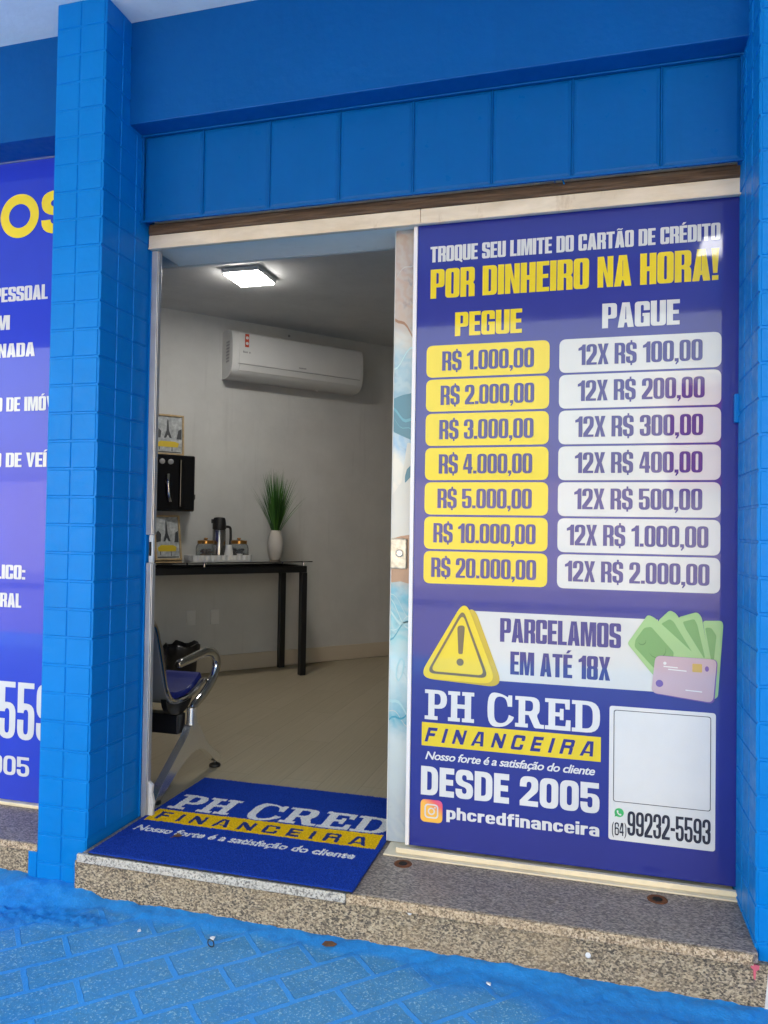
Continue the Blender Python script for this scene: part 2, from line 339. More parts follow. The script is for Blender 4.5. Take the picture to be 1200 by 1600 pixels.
LOW={
'p':lambda w,s,b,R_,r:([[(0,-.26),(s,-.26),(s,0),(w,0,R_),(w,XH,R_),(0,XH)],[(s,b),(s,XH-b),(w-s,XH-b,r),(w-s,b,r)]],w),
'h':lambda w,s,b,R_,r:([[(0,0),(s,0),(s,XH-b,r),(w-s,XH-b,r),(w-s,0),(w,0),(w,XH,R_),(s,XH),(s,1),(0,1)]],w),
'n':lambda w,s,b,R_,r:([[(0,0),(s,0),(s,XH-b,r),(w-s,XH-b,r),(w-s,0),(w,0),(w,XH,R_),(0,XH)]],w),
'c':lambda w,s,b,R_,r:([[(w,.47),(w,XH,R_),(0,XH,R_),(0,0,R_),(w,0,R_),(w,.27),(w-s,.27),(w-s,b,r),(s,b,r),(s,XH-b,r),(w-s,XH-b,r),(w-s,.47)]],w),
'r':lambda w,s,b,R_,r:([[(0,0),(s,0),(s,XH-b*1.25,r),(w*.72,XH-b*1.25),(w*.72,XH),(0,XH)]],w*.72),
'e':lambda w,s,b,R_,r:([[(w,.31),(w,XH,R_),(0,XH,R_),(0,0,R_),(w,0,R_),(w,.20),(w-s,.20),(w-s,b*.8,r),(s,b*.8,r),(s,.31)],[(s,.42),(s,XH-b*.8,r),(w-s,XH-b*.8,r),(w-s,.42)]],w),
'd':lambda w,s,b,R_,r:([[(w,1),(w-s,1),(w-s,XH),(0,XH,R_),(0,0,R_),(w,0)],[(s,b,r),(s,XH-b,r),(w-s,XH-b),(w-s,b)]],w),
'f':lambda w,s,b,R_,r:([[(.07,0),(.07+s,0),(.07+s,XH-b),(w*.75,XH-b),(w*.75,XH),(.07+s,XH),(.07+s,1-b,r),(w*.75,1-b),(w*.75,1),(.07,1,R_),(.07,XH),(0,XH),(0,XH-b),(.07,XH-b)]],w*.75),
'i':lambda w,s,b,R_,r:([[(0,0),(s,0),(s,XH),(0,XH)],[(0,.82),(s,.82),(s,1),(0,1)]],s),
'a':lambda w,s,b,R_,r:([[(0,.52),(0,XH,R_),(w,XH,R_),(w,0),(0,0,R_),(0,.45,R_),(w-s,.45),(w-s,XH-b,r),(s,XH-b,r),(s,.52)],[(s,b*.8,r),(s,.45-b*.8,r),(w-s,.45-b*.8),(w-s,b*.8)]],w)}
def glyph(ch,w,s,b,Rr):
    r=Rr*.45; base='@'+ch if ch in LOW else {'Ã':'A','É':'E','Ó':'O','Í':'I','Ç':'C'}.get(ch,ch); W=w
    if base=='O' or base=='0': c=[[(0,0,Rr),(w,0,Rr),(w,1,Rr),(0,1,Rr)],[(s,b,r),(s,1-b,r),(w-s,1-b,r),(w-s,b,r)]]
    elif base=='Q': c=[[(0,0,Rr),(w*.55,0),(w*.98,-.13),(w*1.02,-.02),(w*.9,.03),(w,.12,.05),(w,1,Rr),(0,1,Rr)],[(s,b,r),(s,1-b,r),(w-s,1-b,r),(w-s,b,r)]]
    elif base=='D': c=[[(0,0),(w,0,Rr*1.2),(w,1,Rr*1.2),(0,1)],[(s,b),(s,1-b),(w-s,1-b,r),(w-s,b,r)]]
    elif base=='P': c=[[(0,0),(s,0),(s,.38),(w,.38,Rr),(w,1,Rr),(0,1)],[(s,.38+b),(s,1-b),(w-s,1-b,r),(w-s,.38+b,r)]]
    elif base=='R': c=[[(0,0),(s,0),(s,.41),(w-s,.41,r),(w-s,0),(w,0),(w,.41,.07),(w-.06,.475,.03),(w,.54,.06),(w,1,Rr),(0,1)],[(s,.41+b),(s,1-b),(w-s,1-b,r),(w-s,.41+b,r)]]
    elif base=='B': c=[[(0,0),(w,0,Rr),(w,.46,.06),(w-.05,.51,.02),(w,.56,.06),(w,1,Rr),(0,1)],[(s,b),(s,.46),(w-s,.46,r),(w-s,b,r)],[(s,.57),(s,1-b),(w-s,1-b,r),(w-s,.57,r)]]
    elif base=='C': c=[[(w,.62),(w,1,Rr),(0,1,Rr),(0,0,Rr),(w,0,Rr),(w,.38),(w-s,.38),(w-s,b,r),(s,b,r),(s,1-b,r),(w-s,1-b,r),(w-s,.62)]]
    elif base=='G': c=[[(w,.64),(w,1,Rr),(0,1,Rr),(0,0,Rr),(w*.75,0,Rr*.5),(w,0),(w,.53),(w*.52,.53),(w*.52,.41),(w-s,.41),(w-s,b,r),(s,b,r),(s,1-b,r),(w-s,1-b,r),(w-s,.64)]]
    elif base=='E': W=w=w*.84; c=[[(0,0),(w,0),(w,b*1.15),(s,b*1.15),(s,.5-b*.5),(w*.93,.5-b*.5),(w*.93,.5+b*.6),(s,.5+b*.6),(s,1-b*1.15),(w,1-b*1.15),(w,1),(0,1)]]
    elif base=='F': W=w=w*.84; c=[[(0,0),(s,0),(s,.5-b*.5),(w*.9,.5-b*.5),(w*.9,.5+b*.6),(s,.5+b*.6),(s,1-b*1.15),(w,1-b*1.15),(w,1),(0,1)]]
    elif base=='L': W=w=w*.80; c=[[(0,0),(w,0),(w,b*1.15),(s,b*1.15),(s,1),(0,1)]]
    elif base=='T': W=w=w*.94; c=[[(w/2-s/2,0),(w/2+s/2,0),(w/2+s/2,1-b*1.2),(w,1-b*1.2),(w,1),(0,1),(0,1-b*1.2),(w/2-s/2,1-b*1.2)]]
    elif base=='I': W=w=s; c=[[(0,0),(s,0),(s,1),(0,1)]]
    elif base=='H': c=[[(0,0),(s,0),(s,.5-b*.6),(w-s,.5-b*.6),(w-s,0),(w,0),(w,1),(w-s,1),(w-s,.5+b*.6),(s,.5+b*.6),(s,1),(0,1)]]
    elif base=='U': c=[[(0,1),(0,0,Rr),(w,0,Rr),(w,1),(w-s,1),(w-s,b,r),(s,b,r),(s,1)]]
    elif base=='V': W=w=w*1.02; c=[[(0,1),(s,1),(w/2,.27),(w-s,1),(w,1),(w*.66,0),(w*.34,0)]]
    elif base=='A':
        W=w=w*1.08; x=lambda y:(.27*w*y)  # outer slope
        c=[[(0,0),(.27*w,1),(.73*w,1),(w,0),(w-s,0),(w-s-.035,.19),(s+.035,.19),(s,0)],[(s+.055,.32),(w/2-.008,.83),(w/2+.008,.83),(w-s-.055,.32)]]
    elif base=='M': W=w=w*1.36; k=s*.88; c=[[(0,0),(0,1),(s*1.4,1),(w/2,.36),(w-s*1.4,1),(w,1),(w,0),(w-k,0),(w-k,.66),(w/2+.085,0),(w/2-.085,0),(k,.66),(k,0)]]
    elif base=='N': k=s*.88; c=[[(0,0),(0,1),(s*.95,1),(w-k,.44),(w-k,1),(w,1),(w,0),(w-s*.95,0),(k,.55),(k,0)]]
    elif base=='X': W=w=w*1.04; c=[[(0,1),(s*1.05,1),(w/2,.66),(w-s*1.05,1),(w,1),(w*.70,.5),(w,0),(w-s*1.05,0),(w/2,.34),(s*1.05,0),(0,0),(w*.30,.5)]]
    elif base in('S','$'):
        k=.0; c=[[(w,.67),(w,1,Rr),(0,1,Rr),(0,.48,Rr*.8),(w-s,.38,r),(w-s,b,r),(s,b,r),(s,.33),(0,.33),(0,0,Rr),(w,0,Rr),(w,.52,Rr*.8),(s,.62,r),(s,1-b,r),(w-s,1-b,r),(w-s,.67)]]
        if base=='$': c+=[[(w/2-.04,1.0),(w/2+.04,1.0),(w/2+.04,1.10),(w/2-.04,1.10)],[(w/2-.04,-.10),(w/2+.04,-.10),(w/2+.04,0),(w/2-.04,0)]]
    elif base=='1': W=w=.70*w; c=[[(w-s,0),(w,0),(w,1),(w-s*.75,1),(w-s*1.1,.90,.03),(0,.82),(0,.70),(w-s,.73)]]
    elif base=='2': c=[[(0,.64),(0,1,Rr),(w,1,Rr),(w,.52,.1),(s*1.15,b),(w,b),(w,0),(0,0),(0,.17),(w-s,.60,r),(w-s,1-b,r),(s,1-b,r),(s,.64)]]
    elif base=='3': c=[[(0,.66),(0,1,Rr),(w,1,Rr),(w,.56,.05),(w-.05,.515,.02),(w,.47,.05),(w,0,Rr),(0,0,Rr),(0,.34),(s,.34),(s,b,r),(w-s,b,r),(w-s,.45,r),(s*1.1,.45),(s*1.1,.57),(w-s,.57,r),(w-s,1-b,r),(s,1-b,r),(s,.66)]]
    elif base=='4': q=w-.1*w; c=[[(.38*w,1),(q,1),(q,.34),(w,.34),(w,.20),(q,.20),(q,0),(q-s,0),(q-s,.20),(0,.20),(0,.34)],[(s*.72,.34),(q-s,.34),(q-s,.80)]]
    elif base=='5': c=[[(0,.47),(0,1),(w*.96,1),(w*.96,1-b),(s,1-b),(s,.64),(w,.64,Rr),(w,0,Rr),(0,0,Rr),(0,.35),(s,.35),(s,b,r),(w-s,b,r),(w-s,.53,r),(s,.53,r),(s,.47)]]
    elif base in('6','9'):
        c=[[(w,.68),(w,1,Rr),(0,1,Rr),(0,0,Rr),(w,0,Rr),(w,.61,Rr),(s,.61),(s,1-b,r),(w-s,1-b,r),(w-s,.68)],[(s,b,r),(s,.61-b,r),(w-s,.61-b,r),(w-s,b,r)]]
        if base=='9': c=[rot180(k,w) for k in c]
    elif base=='8': c=[[(0,0,Rr),(w,0,Rr),(w,.46,.06),(w-.04,.51,.02),(w,.56,.06),(w,1,Rr),(0,1,Rr),(0,.56,.06),(.04,.51,.02),(0,.46,.06)],[(s,b,r),(s,.455,r),(w-s,.455,r),(w-s,b,r)],[(s,.57,r),(s,1-b,r),(w-s,1-b,r),(w-s,.57,r)]]
    elif base=='.': W=w=s*.95; c=[[(0,0),(w,0),(w,.15),(0,.15)]]
    elif base==':': W=w=s; c=[[(0,0),(w,0),(w,.17),(0,.17)],[(0,.5),(w,.5),(w,.67),(0,.67)]]
    elif base==',': W=w=s*.95; c=[[(0,0),(w*.5,0),(w*.15,-.13),(w*.45,-.15),(w,-.02),(w,.15),(0,.15)]]
    elif base=='-': W=w=w*.55; c=[[(0,.38),(w,.38),(w,.38+b*1.1),(0,.38+b*1.1)]]
    elif base=='!': W=w=s*1.1; c=[[(w*.22,.22),(w*.78,.22),(w,1),(0,1)],[(0.02,0),(w-.02,0),(w-.02,.15),(0.02,.15)]]
    elif base in'()':
        W=w=w*.5; k=s*.8; c=[[(w,1.03),(w-.06,1.03),(0,.8,.2),(0,.05,.2),(w-.06,-.18),(w,-.18),(k,.08,.2),(k,.78,.2)]]
        if base==')': c=[[(w-p[0],)+tuple(p[1:]) for p in k] for k in c]
    elif ch in LOW: c,W=LOW[ch](w,s,b,Rr,r)
    else: return [],w*.42
    if ch=='Ã': m=W/2; c.append([(m-.19,1.05),(m-.13,1.05),(m-.08,1.09),(m+.09,1.05,.03),(m+.19,1.15),(m+.13,1.15),(m+.08,1.12),(m-.09,1.16,.03)])
    if ch in'ÉÓÍ': m=W/2; c.append([(m-.09,1.05),(m+.02,1.05),(m+.17,1.19),(m-.0,1.19)])
    return [rnd(k) for k in c],W
SL={}
def slab(ch):
    k=.125; s=.2
    if ch=='P': return [[(0,0),(.44,0),(.44,k),(.33,k),(.33,.38),(.46,.38),(.75,.38,.3),(.75,1,.3),(0,1),(0,1-k),(.12,1-k),(.12,k),(0,k)],[(.33,.38+k),(.33,1-k),(.42,1-k),(.54,1-k,.18),(.54,.38+k,.18),(.42,.38+k)]],.77
    if ch=='H': return [[(0,0),(.40,0),(.40,k),(.31,k),(.31,.44),(.56,.44),(.56,k),(.47,k),(.47,0),(.87,0),(.87,k),(.77,k),(.77,1-k),(.87,1-k),(.87,1),(.47,1),(.47,1-k),(.56,1-k),(.56,.58),(.31,.58),(.31,1-k),(.40,1-k),(.40,1),(0,1),(0,1-k),(.10,1-k),(.10,k),(0,k)]],.89
    if ch=='C': return [[(.80,.63),(.80,1),(.68,1),(.66,.93),(.44,1.06,.3),(0,1.06,.5),(0,-.06,.5),(.56,-.06,.35),(.84,.20,.1),(.86,.30),(.70,.36),(.62,.08,.2),(.22,.06,.3),(.22,.94,.3),(.60,.94,.2),(.66,.63)]],.88
    if ch=='R': return [[(0,0),(.41,0),(.41,k),(.32,k),(.32,.41),(.43,.41),(.62,0,.05),(.92,0),(.92,k),(.80,k,.05),(.68,.42,.1),(.78,.52,.1),(.78,1,.28),(0,1),(0,1-k),(.11,1-k),(.11,k),(0,k)],[(.32,.53),(.32,1-k),(.44,1-k),(.57,1-k,.15),(.57,.53,.15),(.44,.53)]],.93
    if ch=='E': return [[(0,0),(.80,0),(.80,.34),(.66,.34),(.64,k*1.1),(.32,k*1.1),(.32,.44),(.46,.44),(.47,.33),(.58,.33),(.58,.69),(.47,.69),(.46,.57),(.32,.57),(.32,1-k*1.1),(.62,1-k*1.1),(.64,.68),(.77,.68),(.77,1),(0,1),(0,1-k),(.11,1-k),(.11,k),(0,k)]],.82
    if ch=='D': return [[(0,0),(.45,0),(.86,0,.42),(.86,1,.42),(.45,1),(0,1),(0,1-k),(.11,1-k),(.11,k),(0,k)],[(.32,k),(.32,1-k),(.42,1-k),(.64,1-k,.3),(.64,k,.3),(.42,k)]],.88
    return [],.50
def layout(text,x0,x1,z0,h,w=.5,s=.19,b=.125,Rr=.17,track=.06,shear=0,font='cond'):
    """contours of a line of text fitted between x0 and x1, baseline z0, capital height h"""
    items=[];x=0
    for ch in text:
        c,wd=(slab(ch) if font=='slab' else glyph(ch,w,s,b,Rr))
        if font=='slab': c=[rnd(k) for k in c]
        if ch==' ': wd=(w*.42 if font!='slab' else .38)
        items.append((c,x)); x+=wd+(track if font!='slab' else .02)
    tot=x-(track if font!='slab' else .02); k=(x1-x0)/tot
    return [[[(x0+(p[0]+ox)*k+shear*p[1]*h,z0+p[1]*h) for p in cc] for cc in c] for c,ox in items if c]
def tris(glyphs):
    V=[];F=[]
    for g in glyphs:
        # the outer contour may be followed by holes or by detached pieces
        def area(c): return sum(c[i-1][0]*c[i][1]-c[i][0]*c[i-1][1] for i in range(len(c)))/2
        def inside(p,c):
            r=False
            for i in range(len(c)):
                a=c[i-1];b=c[i]
                if (a[1]>p[1])!=(b[1]>p[1]) and p[0]<(b[0]-a[0])*(p[1]-a[1])/(b[1]-a[1])+a[0]: r=not r
            return r
        outs=[];holes=[]
        for i,c in enumerate(g):
            if any(j!=i and inside(c[0],d) for j,d in enumerate(g)): holes.append(c)
            else: outs.append([c])
        for hc in holes:
            for o in outs:
                if inside(hc[0],o[0]): o.append(hc); break
        for o in outs:
            o[0]=o[0] if area(o[0])>0 else o[0][::-1]
            loops=[[Vector((p[0],p[1],0)) for p in o[0]]]+[[Vector((p[0],p[1],0)) for p in (h if area(h)<0 else h[::-1])] for h in o[1:]]
            flat=[q for l in loops for q in l]; base=len(V)
            V+=[(q.x,q.y) for q in flat]
            for t in tessellate_polygon(loops): F.append(tuple(base+i for i in t))
    return V,F
def builtin(text,x0,x1,z0,h,off=.0,shear=0,space=1.0):
    """lower-case lines from Blender's built-in font, fitted to a box; h is the height of a capital"""
    cu=bpy.data.curves.new('line','FONT'); cu.body=text; cu.size=1; cu.offset=off; cu.shear=shear; cu.space_character=space; cu.resolution_u=3
    ob=bpy.data.objects.new('line',cu); S.collection.objects.link(ob); dg=bpy.context.evaluated_depsgraph_get()
    me=bpy.data.meshes.new_from_object(ob.evaluated_get(dg)); bpy.data.objects.remove(ob); 
    co=[v.co for v in me.vertices]; ax=min(c.x for c in co); bx=max(c.x for c in co); k=(x1-x0)/(bx-ax)
    V=[(x0+(c.x-ax)*k, z0+c.y*h/.73) for c in co]; F=[tuple(p.vertices) for p in me.polygons]
    bpy.data.meshes.remove(me); return V,F
def flat_y(VF,y,m,parent,name='lettering',clip=None,label=None):
    V,F=VF
    mb=MB(); mb.add([(p[0],y,p[1]) for p in V],F)
    me=bpy.data.meshes.new(name); me.from_pydata(mb.v,[],mb.f); me.materials.append(MAT[m])
    bm=bmesh.new(); bm.from_mesh(me)
    if clip is not None: bmesh.ops.bisect_plane(bm,geom=bm.verts[:]+bm.edges[:]+bm.faces[:],plane_co=(clip,0,0),plane_no=(1,0,0),clear_outer=True)
    for f in bm.faces:
        f.normal_update()
        if f.normal.y>0: f.normal_flip()
    bm.to_mesh(me); bm.free()
    o=bpy.data.objects.new(name,me); S.collection.objects.link(o); o.parent=parent; 
    if label: o['label']=label
    return o
def rr(x0,z0,x1,z1,r): return [rnd([(x0,z0,r),(x1,z0,r),(x1,z1,r),(x0,z1,r)],8)]
# ================================================================== STRUCTURE
PX0,PX1,PY=-.208,0.0,-.3186          # left pillar
QX0,QX1=2.134,2.56                   # right pillar
ZTOP=3.06
def settle(root):
    """children were built in world coordinates: bring them under the thing's base"""
    for c in root.children:
        if not c.get('_done'): c.location=tuple(-v for v in root.location)
    return root
# ---- pavement: one sheet of painted pavers with a mortar fillet against the step
def pavement():
    xs=np.concatenate([[-14,-6,-3,-1.6],np.arange(-.95,2.6,.0095),[3.2,5,9,16]])
    ys=np.concatenate([[-4.9,-3.6,-2.6],np.arange(-1.35,-.19,.0095),[.0,.15]])
    nx,ny=len(xs),len(ys); V=[];P=[]
    def smooth(a,b,t): t=max(0,min(1,(t-a)/(b-a))); return t*t*(3-2*t)
    for y in ys:
        for x in xs:
            z=-.124; p=0
            if -1.2<x<2.8 and -1.8<y<-.18:
                n1=noise.noise((x*5,y*5,1)); n2=noise.noise((x*22,y*22,3)); n3=noise.noise((x*60,y*60,5))
                d=-.335-y                                   # distance from the riser
                hl=.030*(1-smooth(.0,.10,x-.02)) if x>-.2 else .03
                hr=.006*smooth(1.5,2.16,x)
                hm=.010+.008*noise.noise((x*3.1,2.2,0))
                hh=max(hl,hr,hm)+.004*n2
                wd=.10+.055*n1+.05*smooth(.3,-.3,x)
                k=1-smooth(-.01,wd,d)
                z+=hh*k
                wide=.085+.10*n1+.03*n2+.20*smooth(.9,2.0,x)+.22*smooth(.12,-.12,x)
                p=1-smooth(wide*.55,wide*1.25,d+.03*n2)
                lump=smooth(.085,.0,abs(d-.15+.12*x))*smooth(.30,.10,x)
                z+=p*(.0035*n2+.0022*n3)+lump*(.009*n3+.007*n2+.007*noise.noise((x*120,y*120,8))+.004)+.002*n1+.0008*n3
                p=max(p,min(1,lump*1.3))
            V.append((x,y,z)); P.append(p)
    F=[(j*nx+i,j*nx+i+1,(j+1)*nx+i+1,(j+1)*nx+i) for j in range(ny-1) for i in range(nx-1)]
    me=bpy.data.meshes.new('pavement'); me.from_pydata(V,[],F); me.materials.append(MAT['painted_pavers'])
    a=me.attributes.new('paste','FLOAT','POINT'); a.data.foreach_set('value',P)
    for p in me.polygons: p.use_smooth=True
    o=bpy.data.objects.new('pavement',me); S.collection.objects.link(o); return struct(o)
pavement()
m=MB(); m.box(-300,-300,-.60,300,300,-.30); struct(m.build('ground','concrete'))
m=MB(); m.box(-60,-11.2,-.299,60,-4.9,-.26); struct(m.build('road','concrete'))
# ---- room floor
m=MB(); m.add([(-3.4,.02,.027),(2.6,.02,.027),(2.6,5,.027),(.868,5,.027),(-3.4,.20,.027)],[(0,1,2,3,4)]); m.add([(-3.4,.02,-.1),(2.6,.02,-.1),(2.6,5,-.1),(.868,5,-.1),(-3.4,.20,-.1)],[(4,3,2,1,0)])
struct(m.build('floor','vinyl_floor'))
# ---- shop building
B=thing('shop_building','blue painted shopfront building with tiled pillars, a plain beam and white porch ceiling','building',(1.07,0,-.122))
def tiled(name,x0,x1,zlo,z0,side,label,xsplit):
    """pillar clad in painted square tiles: real tiles with bevelled edges over a core"""
    m=MB(); g=.0034; d=.0036
    m.box(x0,PY+d,zlo,x1,.05 if side>0 else .2,ZTOP)
    def tile(o,u,v,w,h,nrm):
        # o corner, u,v unit axes, nrm outward
        a=.0022; o=Vector(o);u=Vector(u);v=Vector(v);nn=Vector(nrm); jit=random.uniform(-.0005,.0006)
        o=o+u*g+v*g; w-=2*g; h-=2*g
        q=[o,o+u*w,o+u*w+v*h,o+v*h]; t=[o+u*a+v*a+nn*(d+jit),o+u*(w-a)+v*a+nn*(d+jit),o+u*(w-a)+v*(h-a)+nn*(d+jit),o+u*a+v*(h-a)+nn*(d+jit)]
        m.add(q+t,[(4,5,6,7),(0,1,5,4),(1,2,6,5),(2,3,7,6),(3,0,4,7)])
    nrow=36
    for r_ in range(-2,nrow):
        z=z0+.1*r_; h=.1
        if z+h<=zlo: continue
        if z<zlo: h-=zlo-z; z=zlo
        if z+h>ZTOP: h=ZTOP-z
        if h<.012: continue
        for a,b_ in zip(xsplit[:-1],xsplit[1:]): tile((a,PY+d,z),(1,0,0),(0,0,1),b_-a,h,(0,-1,0))
        for i in range(3):
            y0=PY+.1*i; y1=min(y0+.1,-.02)
            if z<.03 and side>0: continue
            if side>0: tile((x1-d*.0,y0,z),(0,1,0),(0,0,1),y1-y0,h,(1,0,0))
            else: tile((x0,y1,z),(0,-1,0),(0,0,1),y1-y0,h,(-1,0,0))
    o=m.build(name,'blue_paint',B,label=label,bevel=.0009,seg=2); return o
tiled('tiled_pillar',PX0,PX1-.0035,-.14,.0622,1,'left pillar with a narrow front of two tile columns',[PX0,-.104,-.0035])
tiled('tiled_pillar',QX0+.0035,QX1,-.14,.0456,-1,'right pillar at the frame edge beside the price poster',[QX0+.0035,2.236,2.338,2.44,QX1])
m=MB(); m.box(-.2455,-.3175,-.14,-.2085,-.1,-.0055); m.build('pillar_foot','blue_paint',B,bevel=.004)
# pilasters' neighbours: beam, lintel, folded panels
m=MB(); m.box(-6,-.166,2.67,-.2085,.2,ZTOP); m.build('fascia_beam','blue_beam_shaded',B)
m=MB(); m.box(-.0035,-.166,2.67,2.1375,.2,ZTOP); m.build('fascia_beam','blue_beam_shaded',B,bevel=.004)
m=MB(); m.box(2.561,-.166,2.67,9,.2,ZTOP); m.build('fascia_beam','blue_beam_shaded',B)
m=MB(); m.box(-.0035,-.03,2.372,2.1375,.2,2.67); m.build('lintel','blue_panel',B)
m=MB(); m.box(-.0,.012,2.30,2.1375,.2,2.371); m.build('lintel_core','lintel_white',B)
m=MB(); m.box(-.0035,.0015,2.2625,2.1375,.21,2.2995); m.build('lintel_soffit','lintel_white',B)
dv=[.010,.2614,.5338,.805,1.0762,1.3505,1.6161,1.8925,2.130]
for i in range(8):
    a,b_=dv[i]+.005,dv[i+1]-.005; m=MB()
    # shallow folded tray: raised sheet with pressed edges
    k_=.0045; q_=random.uniform(-.0012,.0012)
    m.add([(a-.003,-.0765,2.337),(b_+.003,-.0765,2.337),(b_+.003,-.0765,2.662),(a-.003,-.0765,2.662),(a+.010,-.0765-k_+q_,2.349),(b_-.010,-.0765-k_,2.349),(b_-.010,-.0765-k_+q_,2.650),(a+.010,-.0765-k_,2.650),(a-.003,-.060,2.337),(b_+.003,-.060,2.337),(b_+.003,-.060,2.662),(a-.003,-.060,2.662)],[(4,5,6,7),(0,1,5,4),(1,2,6,5),(2,3,7,6),(3,0,4,7),(0,8,9,1),(1,9,10,2),(2,10,11,3),(3,11,8,0)])
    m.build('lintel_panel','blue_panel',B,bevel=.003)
m=MB()
for x in dv[1:-1]: m.box(x-.0018,-.0815,2.337,x+.0030,-.0605,2.662)
m.box(-.002,-.090,2.328,2.136,-.0825,2.336); m.box(-.002,-.086,2.664,2.136,-.031,2.6695)
m.box(-.002,-.084,2.336,.0095,-.031,2.664); m.box(2.1255,-.084,2.336,2.136,-.031,2.664)
m.build('panel_strip','blue_panel',B,bevel=.0015)
# added shade wall, front wall pieces, porch slab
m=MB(); m.box(-9,-.02,-.36,-6.001,.2,ZTOP); m.build('front_wall','blue_paint',B)
m=MB(); m.box(2.561,-.02,-.36,12,.2,2.67); m.build('front_wall','blue_paint',B)
m=MB(); m.box(-9,-2.90,ZTOP,12,.2,ZTOP+.18); m.build('porch_ceiling','white_paint',B)
m=MB(); m.box(-9,.2005,2.95,12,9,3.5); m.build('flat_roof','white_paint',B)
m=MB(); m.box(-9,-3.02,2.71,12,-2.902,3.34); m.build('porch_edge','blue_beam_shaded',B)
m=MB(); m.box(4.2,-2.90,-.14,4.35,-.0205,ZTOP-.001); m.build('added_shade_wall','blue_paint',B)  # unseen wall, added to block side light from the pillar's side face
# room shell (diagonal wall carries the air conditioner)
T=Vector((.6616,.7499,0)); N=Vector((.7499,-.6616,0)); A0=Vector((-1.232,2.621,0)); ANG=math.atan2(T.y,T.x)
def wp(s,off,z): return tuple(A0+T*s+N*off+Vector((0,0,z)))
m=MB()
def wallseg(p,q,th,z0=.0,z1=2.94):
    p=Vector(p);q=Vector(q); d=(q-p).normalized(); nn=Vector((-d.y,d.x,0))*th
    vs=[p,q,q+nn,p+nn]; m.add([(v.x,v.y,z0) for v in vs]+[(v.x,v.y,z1) for v in vs],[(0,1,2,3),(4,5,6,7),(0,1,5,4),(1,2,6,5),(2,3,7,6),(3,0,4,7)])
pa=A0+T*(-3.228); pb=A0+T*3.172
wallseg((pa.x,pa.y,0),(pb.x,pb.y,0),.12)
m.build('room_wall','room_wall',B,label='diagonal grey room wall carrying the air conditioner')
m=MB(); wallseg((pb.x,pb.y,0),(2.6,pb.y,0),.12); wallseg((2.6,pb.y,0),(2.6,.21,0),.12); m.build('room_wall','room_wall',B)
m=MB(); m.box(-6,.03,-.1,-3.37,.2,2.67); m.box(-3.4,.211,2.262,2.6,.232,2.94); m.build('inner_front_wall','room_wall',B)
m=MB(); m.add([(-3.5,.2325,2.80),(2.6,.2325,2.80),(2.6,5.1,2.80),(.9,5.1,2.80),(-3.5,.3,2.80)],[(0,1,2,3,4)]); m.build('room_ceiling','room_ceiling',B)
m=MB(); q0=-3.1; q1=3.15
vs=[wp(q0,0,.03),wp(q1,0,.03),wp(q1,.013,.03),wp(q0,.013,.03),wp(q0,0,.155),wp(q1,0,.155),wp(q1,.013,.155),wp(q0,.013,.155)]
m.add(vs,[(0,1,2,3),(4,5,6,7),(0,1,5,4),(1,2,6,5),(2,3,7,6),(3,0,4,7)]); m.box(.87,pb.y-.013,.03,2.6,pb.y-.001,.155); m.build('skirting_board','skirting',B,bevel=.003)
settle(B)
# ---- granite steps
G=thing('granite_step','speckled granite doorstep slab with a rough riser below the open shop door','step',(1.07,-.2,-.122))
m=MB(); m.box(-.0005,-.345,.002,2.1365,.10,.030); m.build('tread','granite_top',G,bevel=.003)
m=MB(); m.box(-.012,-.359,.001,.963,-.3455,.0296); m.build('nosing','granite_white',G,bevel=.003,label='pale speckled edge strip in front of the doormat')
m=MB(); m.box(.965,-.359,.001,2.123,-.3455,.0296); m.build('nosing','granite_edge',G,bevel=.003,label='tan speckled edge strip right of the doormat')
m=MB()   # riser: rough face, slightly irregular
nx,nz=180,16; V=[];F=[]
for j in range(nz+1):
    for i in range(nx+1):
        x=-.030+2.196*i/nx; z=-.14+.1385*j/nz
        V.append((x,-.342+.0022*noise.noise((x*30,z*30,0))+.0015*noise.noise((x*80,z*80,4)),z))
for j in range(nz):
    for i in range(nx): a=j*(nx+1)+i; F.append((a,a+1,a+nx+2,a+nx+1))
m.add(V,F); m.box(-.030,-.338,-.14,2.166,-.20,-.0015); m.build('riser','granite_riser',G)
m=MB(); m.add([(2.152,-.3465,-.115),(2.166,-.3465,-.12),(2.1665,-.3465,-.012),(2.160,-.3465,-.02)],[(0,1,2,3)]); m.add([(2.152,-.34,-.115),(2.166,-.34,-.12),(2.1665,-.34,-.012),(2.160,-.34,-.02)],[(3,2,1,0)]); m.build('filler_edge','plaster_scrap',G)
m=MB(); m.prism([(2.119,-.0),(2.139,-.002),(2.138,-.012),(2.131,-.016),(2.129,-.041),(2.125,-.038),(2.124,-.014),(2.118,-.010)],-.3475,-.342,'y'); m.build('paint_splash','pink_paint',G)
settle(G)
G2=thing('granite_step','small speckled granite ledge below the blue loan poster left of the tiled pillar','step',(-1.3,-.15,-.122))
m=MB(); m.box(-5,-.312,-.004,-.2085,.03,.020); m.build('tread','granite_top',G2,bevel=.003)
m=MB(); m.box(-5,-.317,-.005,-.2088,-.3125,.0185); m.build('nosing','granite_edge',G2)
m=MB(); m.box(-5,-.302,-.14,-.246,.0,-.0055); m.build('riser','granite_riser',G2)
settle(G2)
# ---- left window poster
L=thing('window_poster','blue poster with yellow and white loan lettering, cut off by the left pillar','poster',(-1.3,-.02,.03))
m=MB(); m.box(-3.3,-.020,.036,-.2085,-.012,2.668); m.build('poster_sheet','blue_film',L,bevel=.001)
yl=-.0215
def line(txt,x0,x1,z0,h,mt,par,y,**k): return flat_y(tris(layout(txt,x0,x1,z0,h,**k)),y,mt,par)
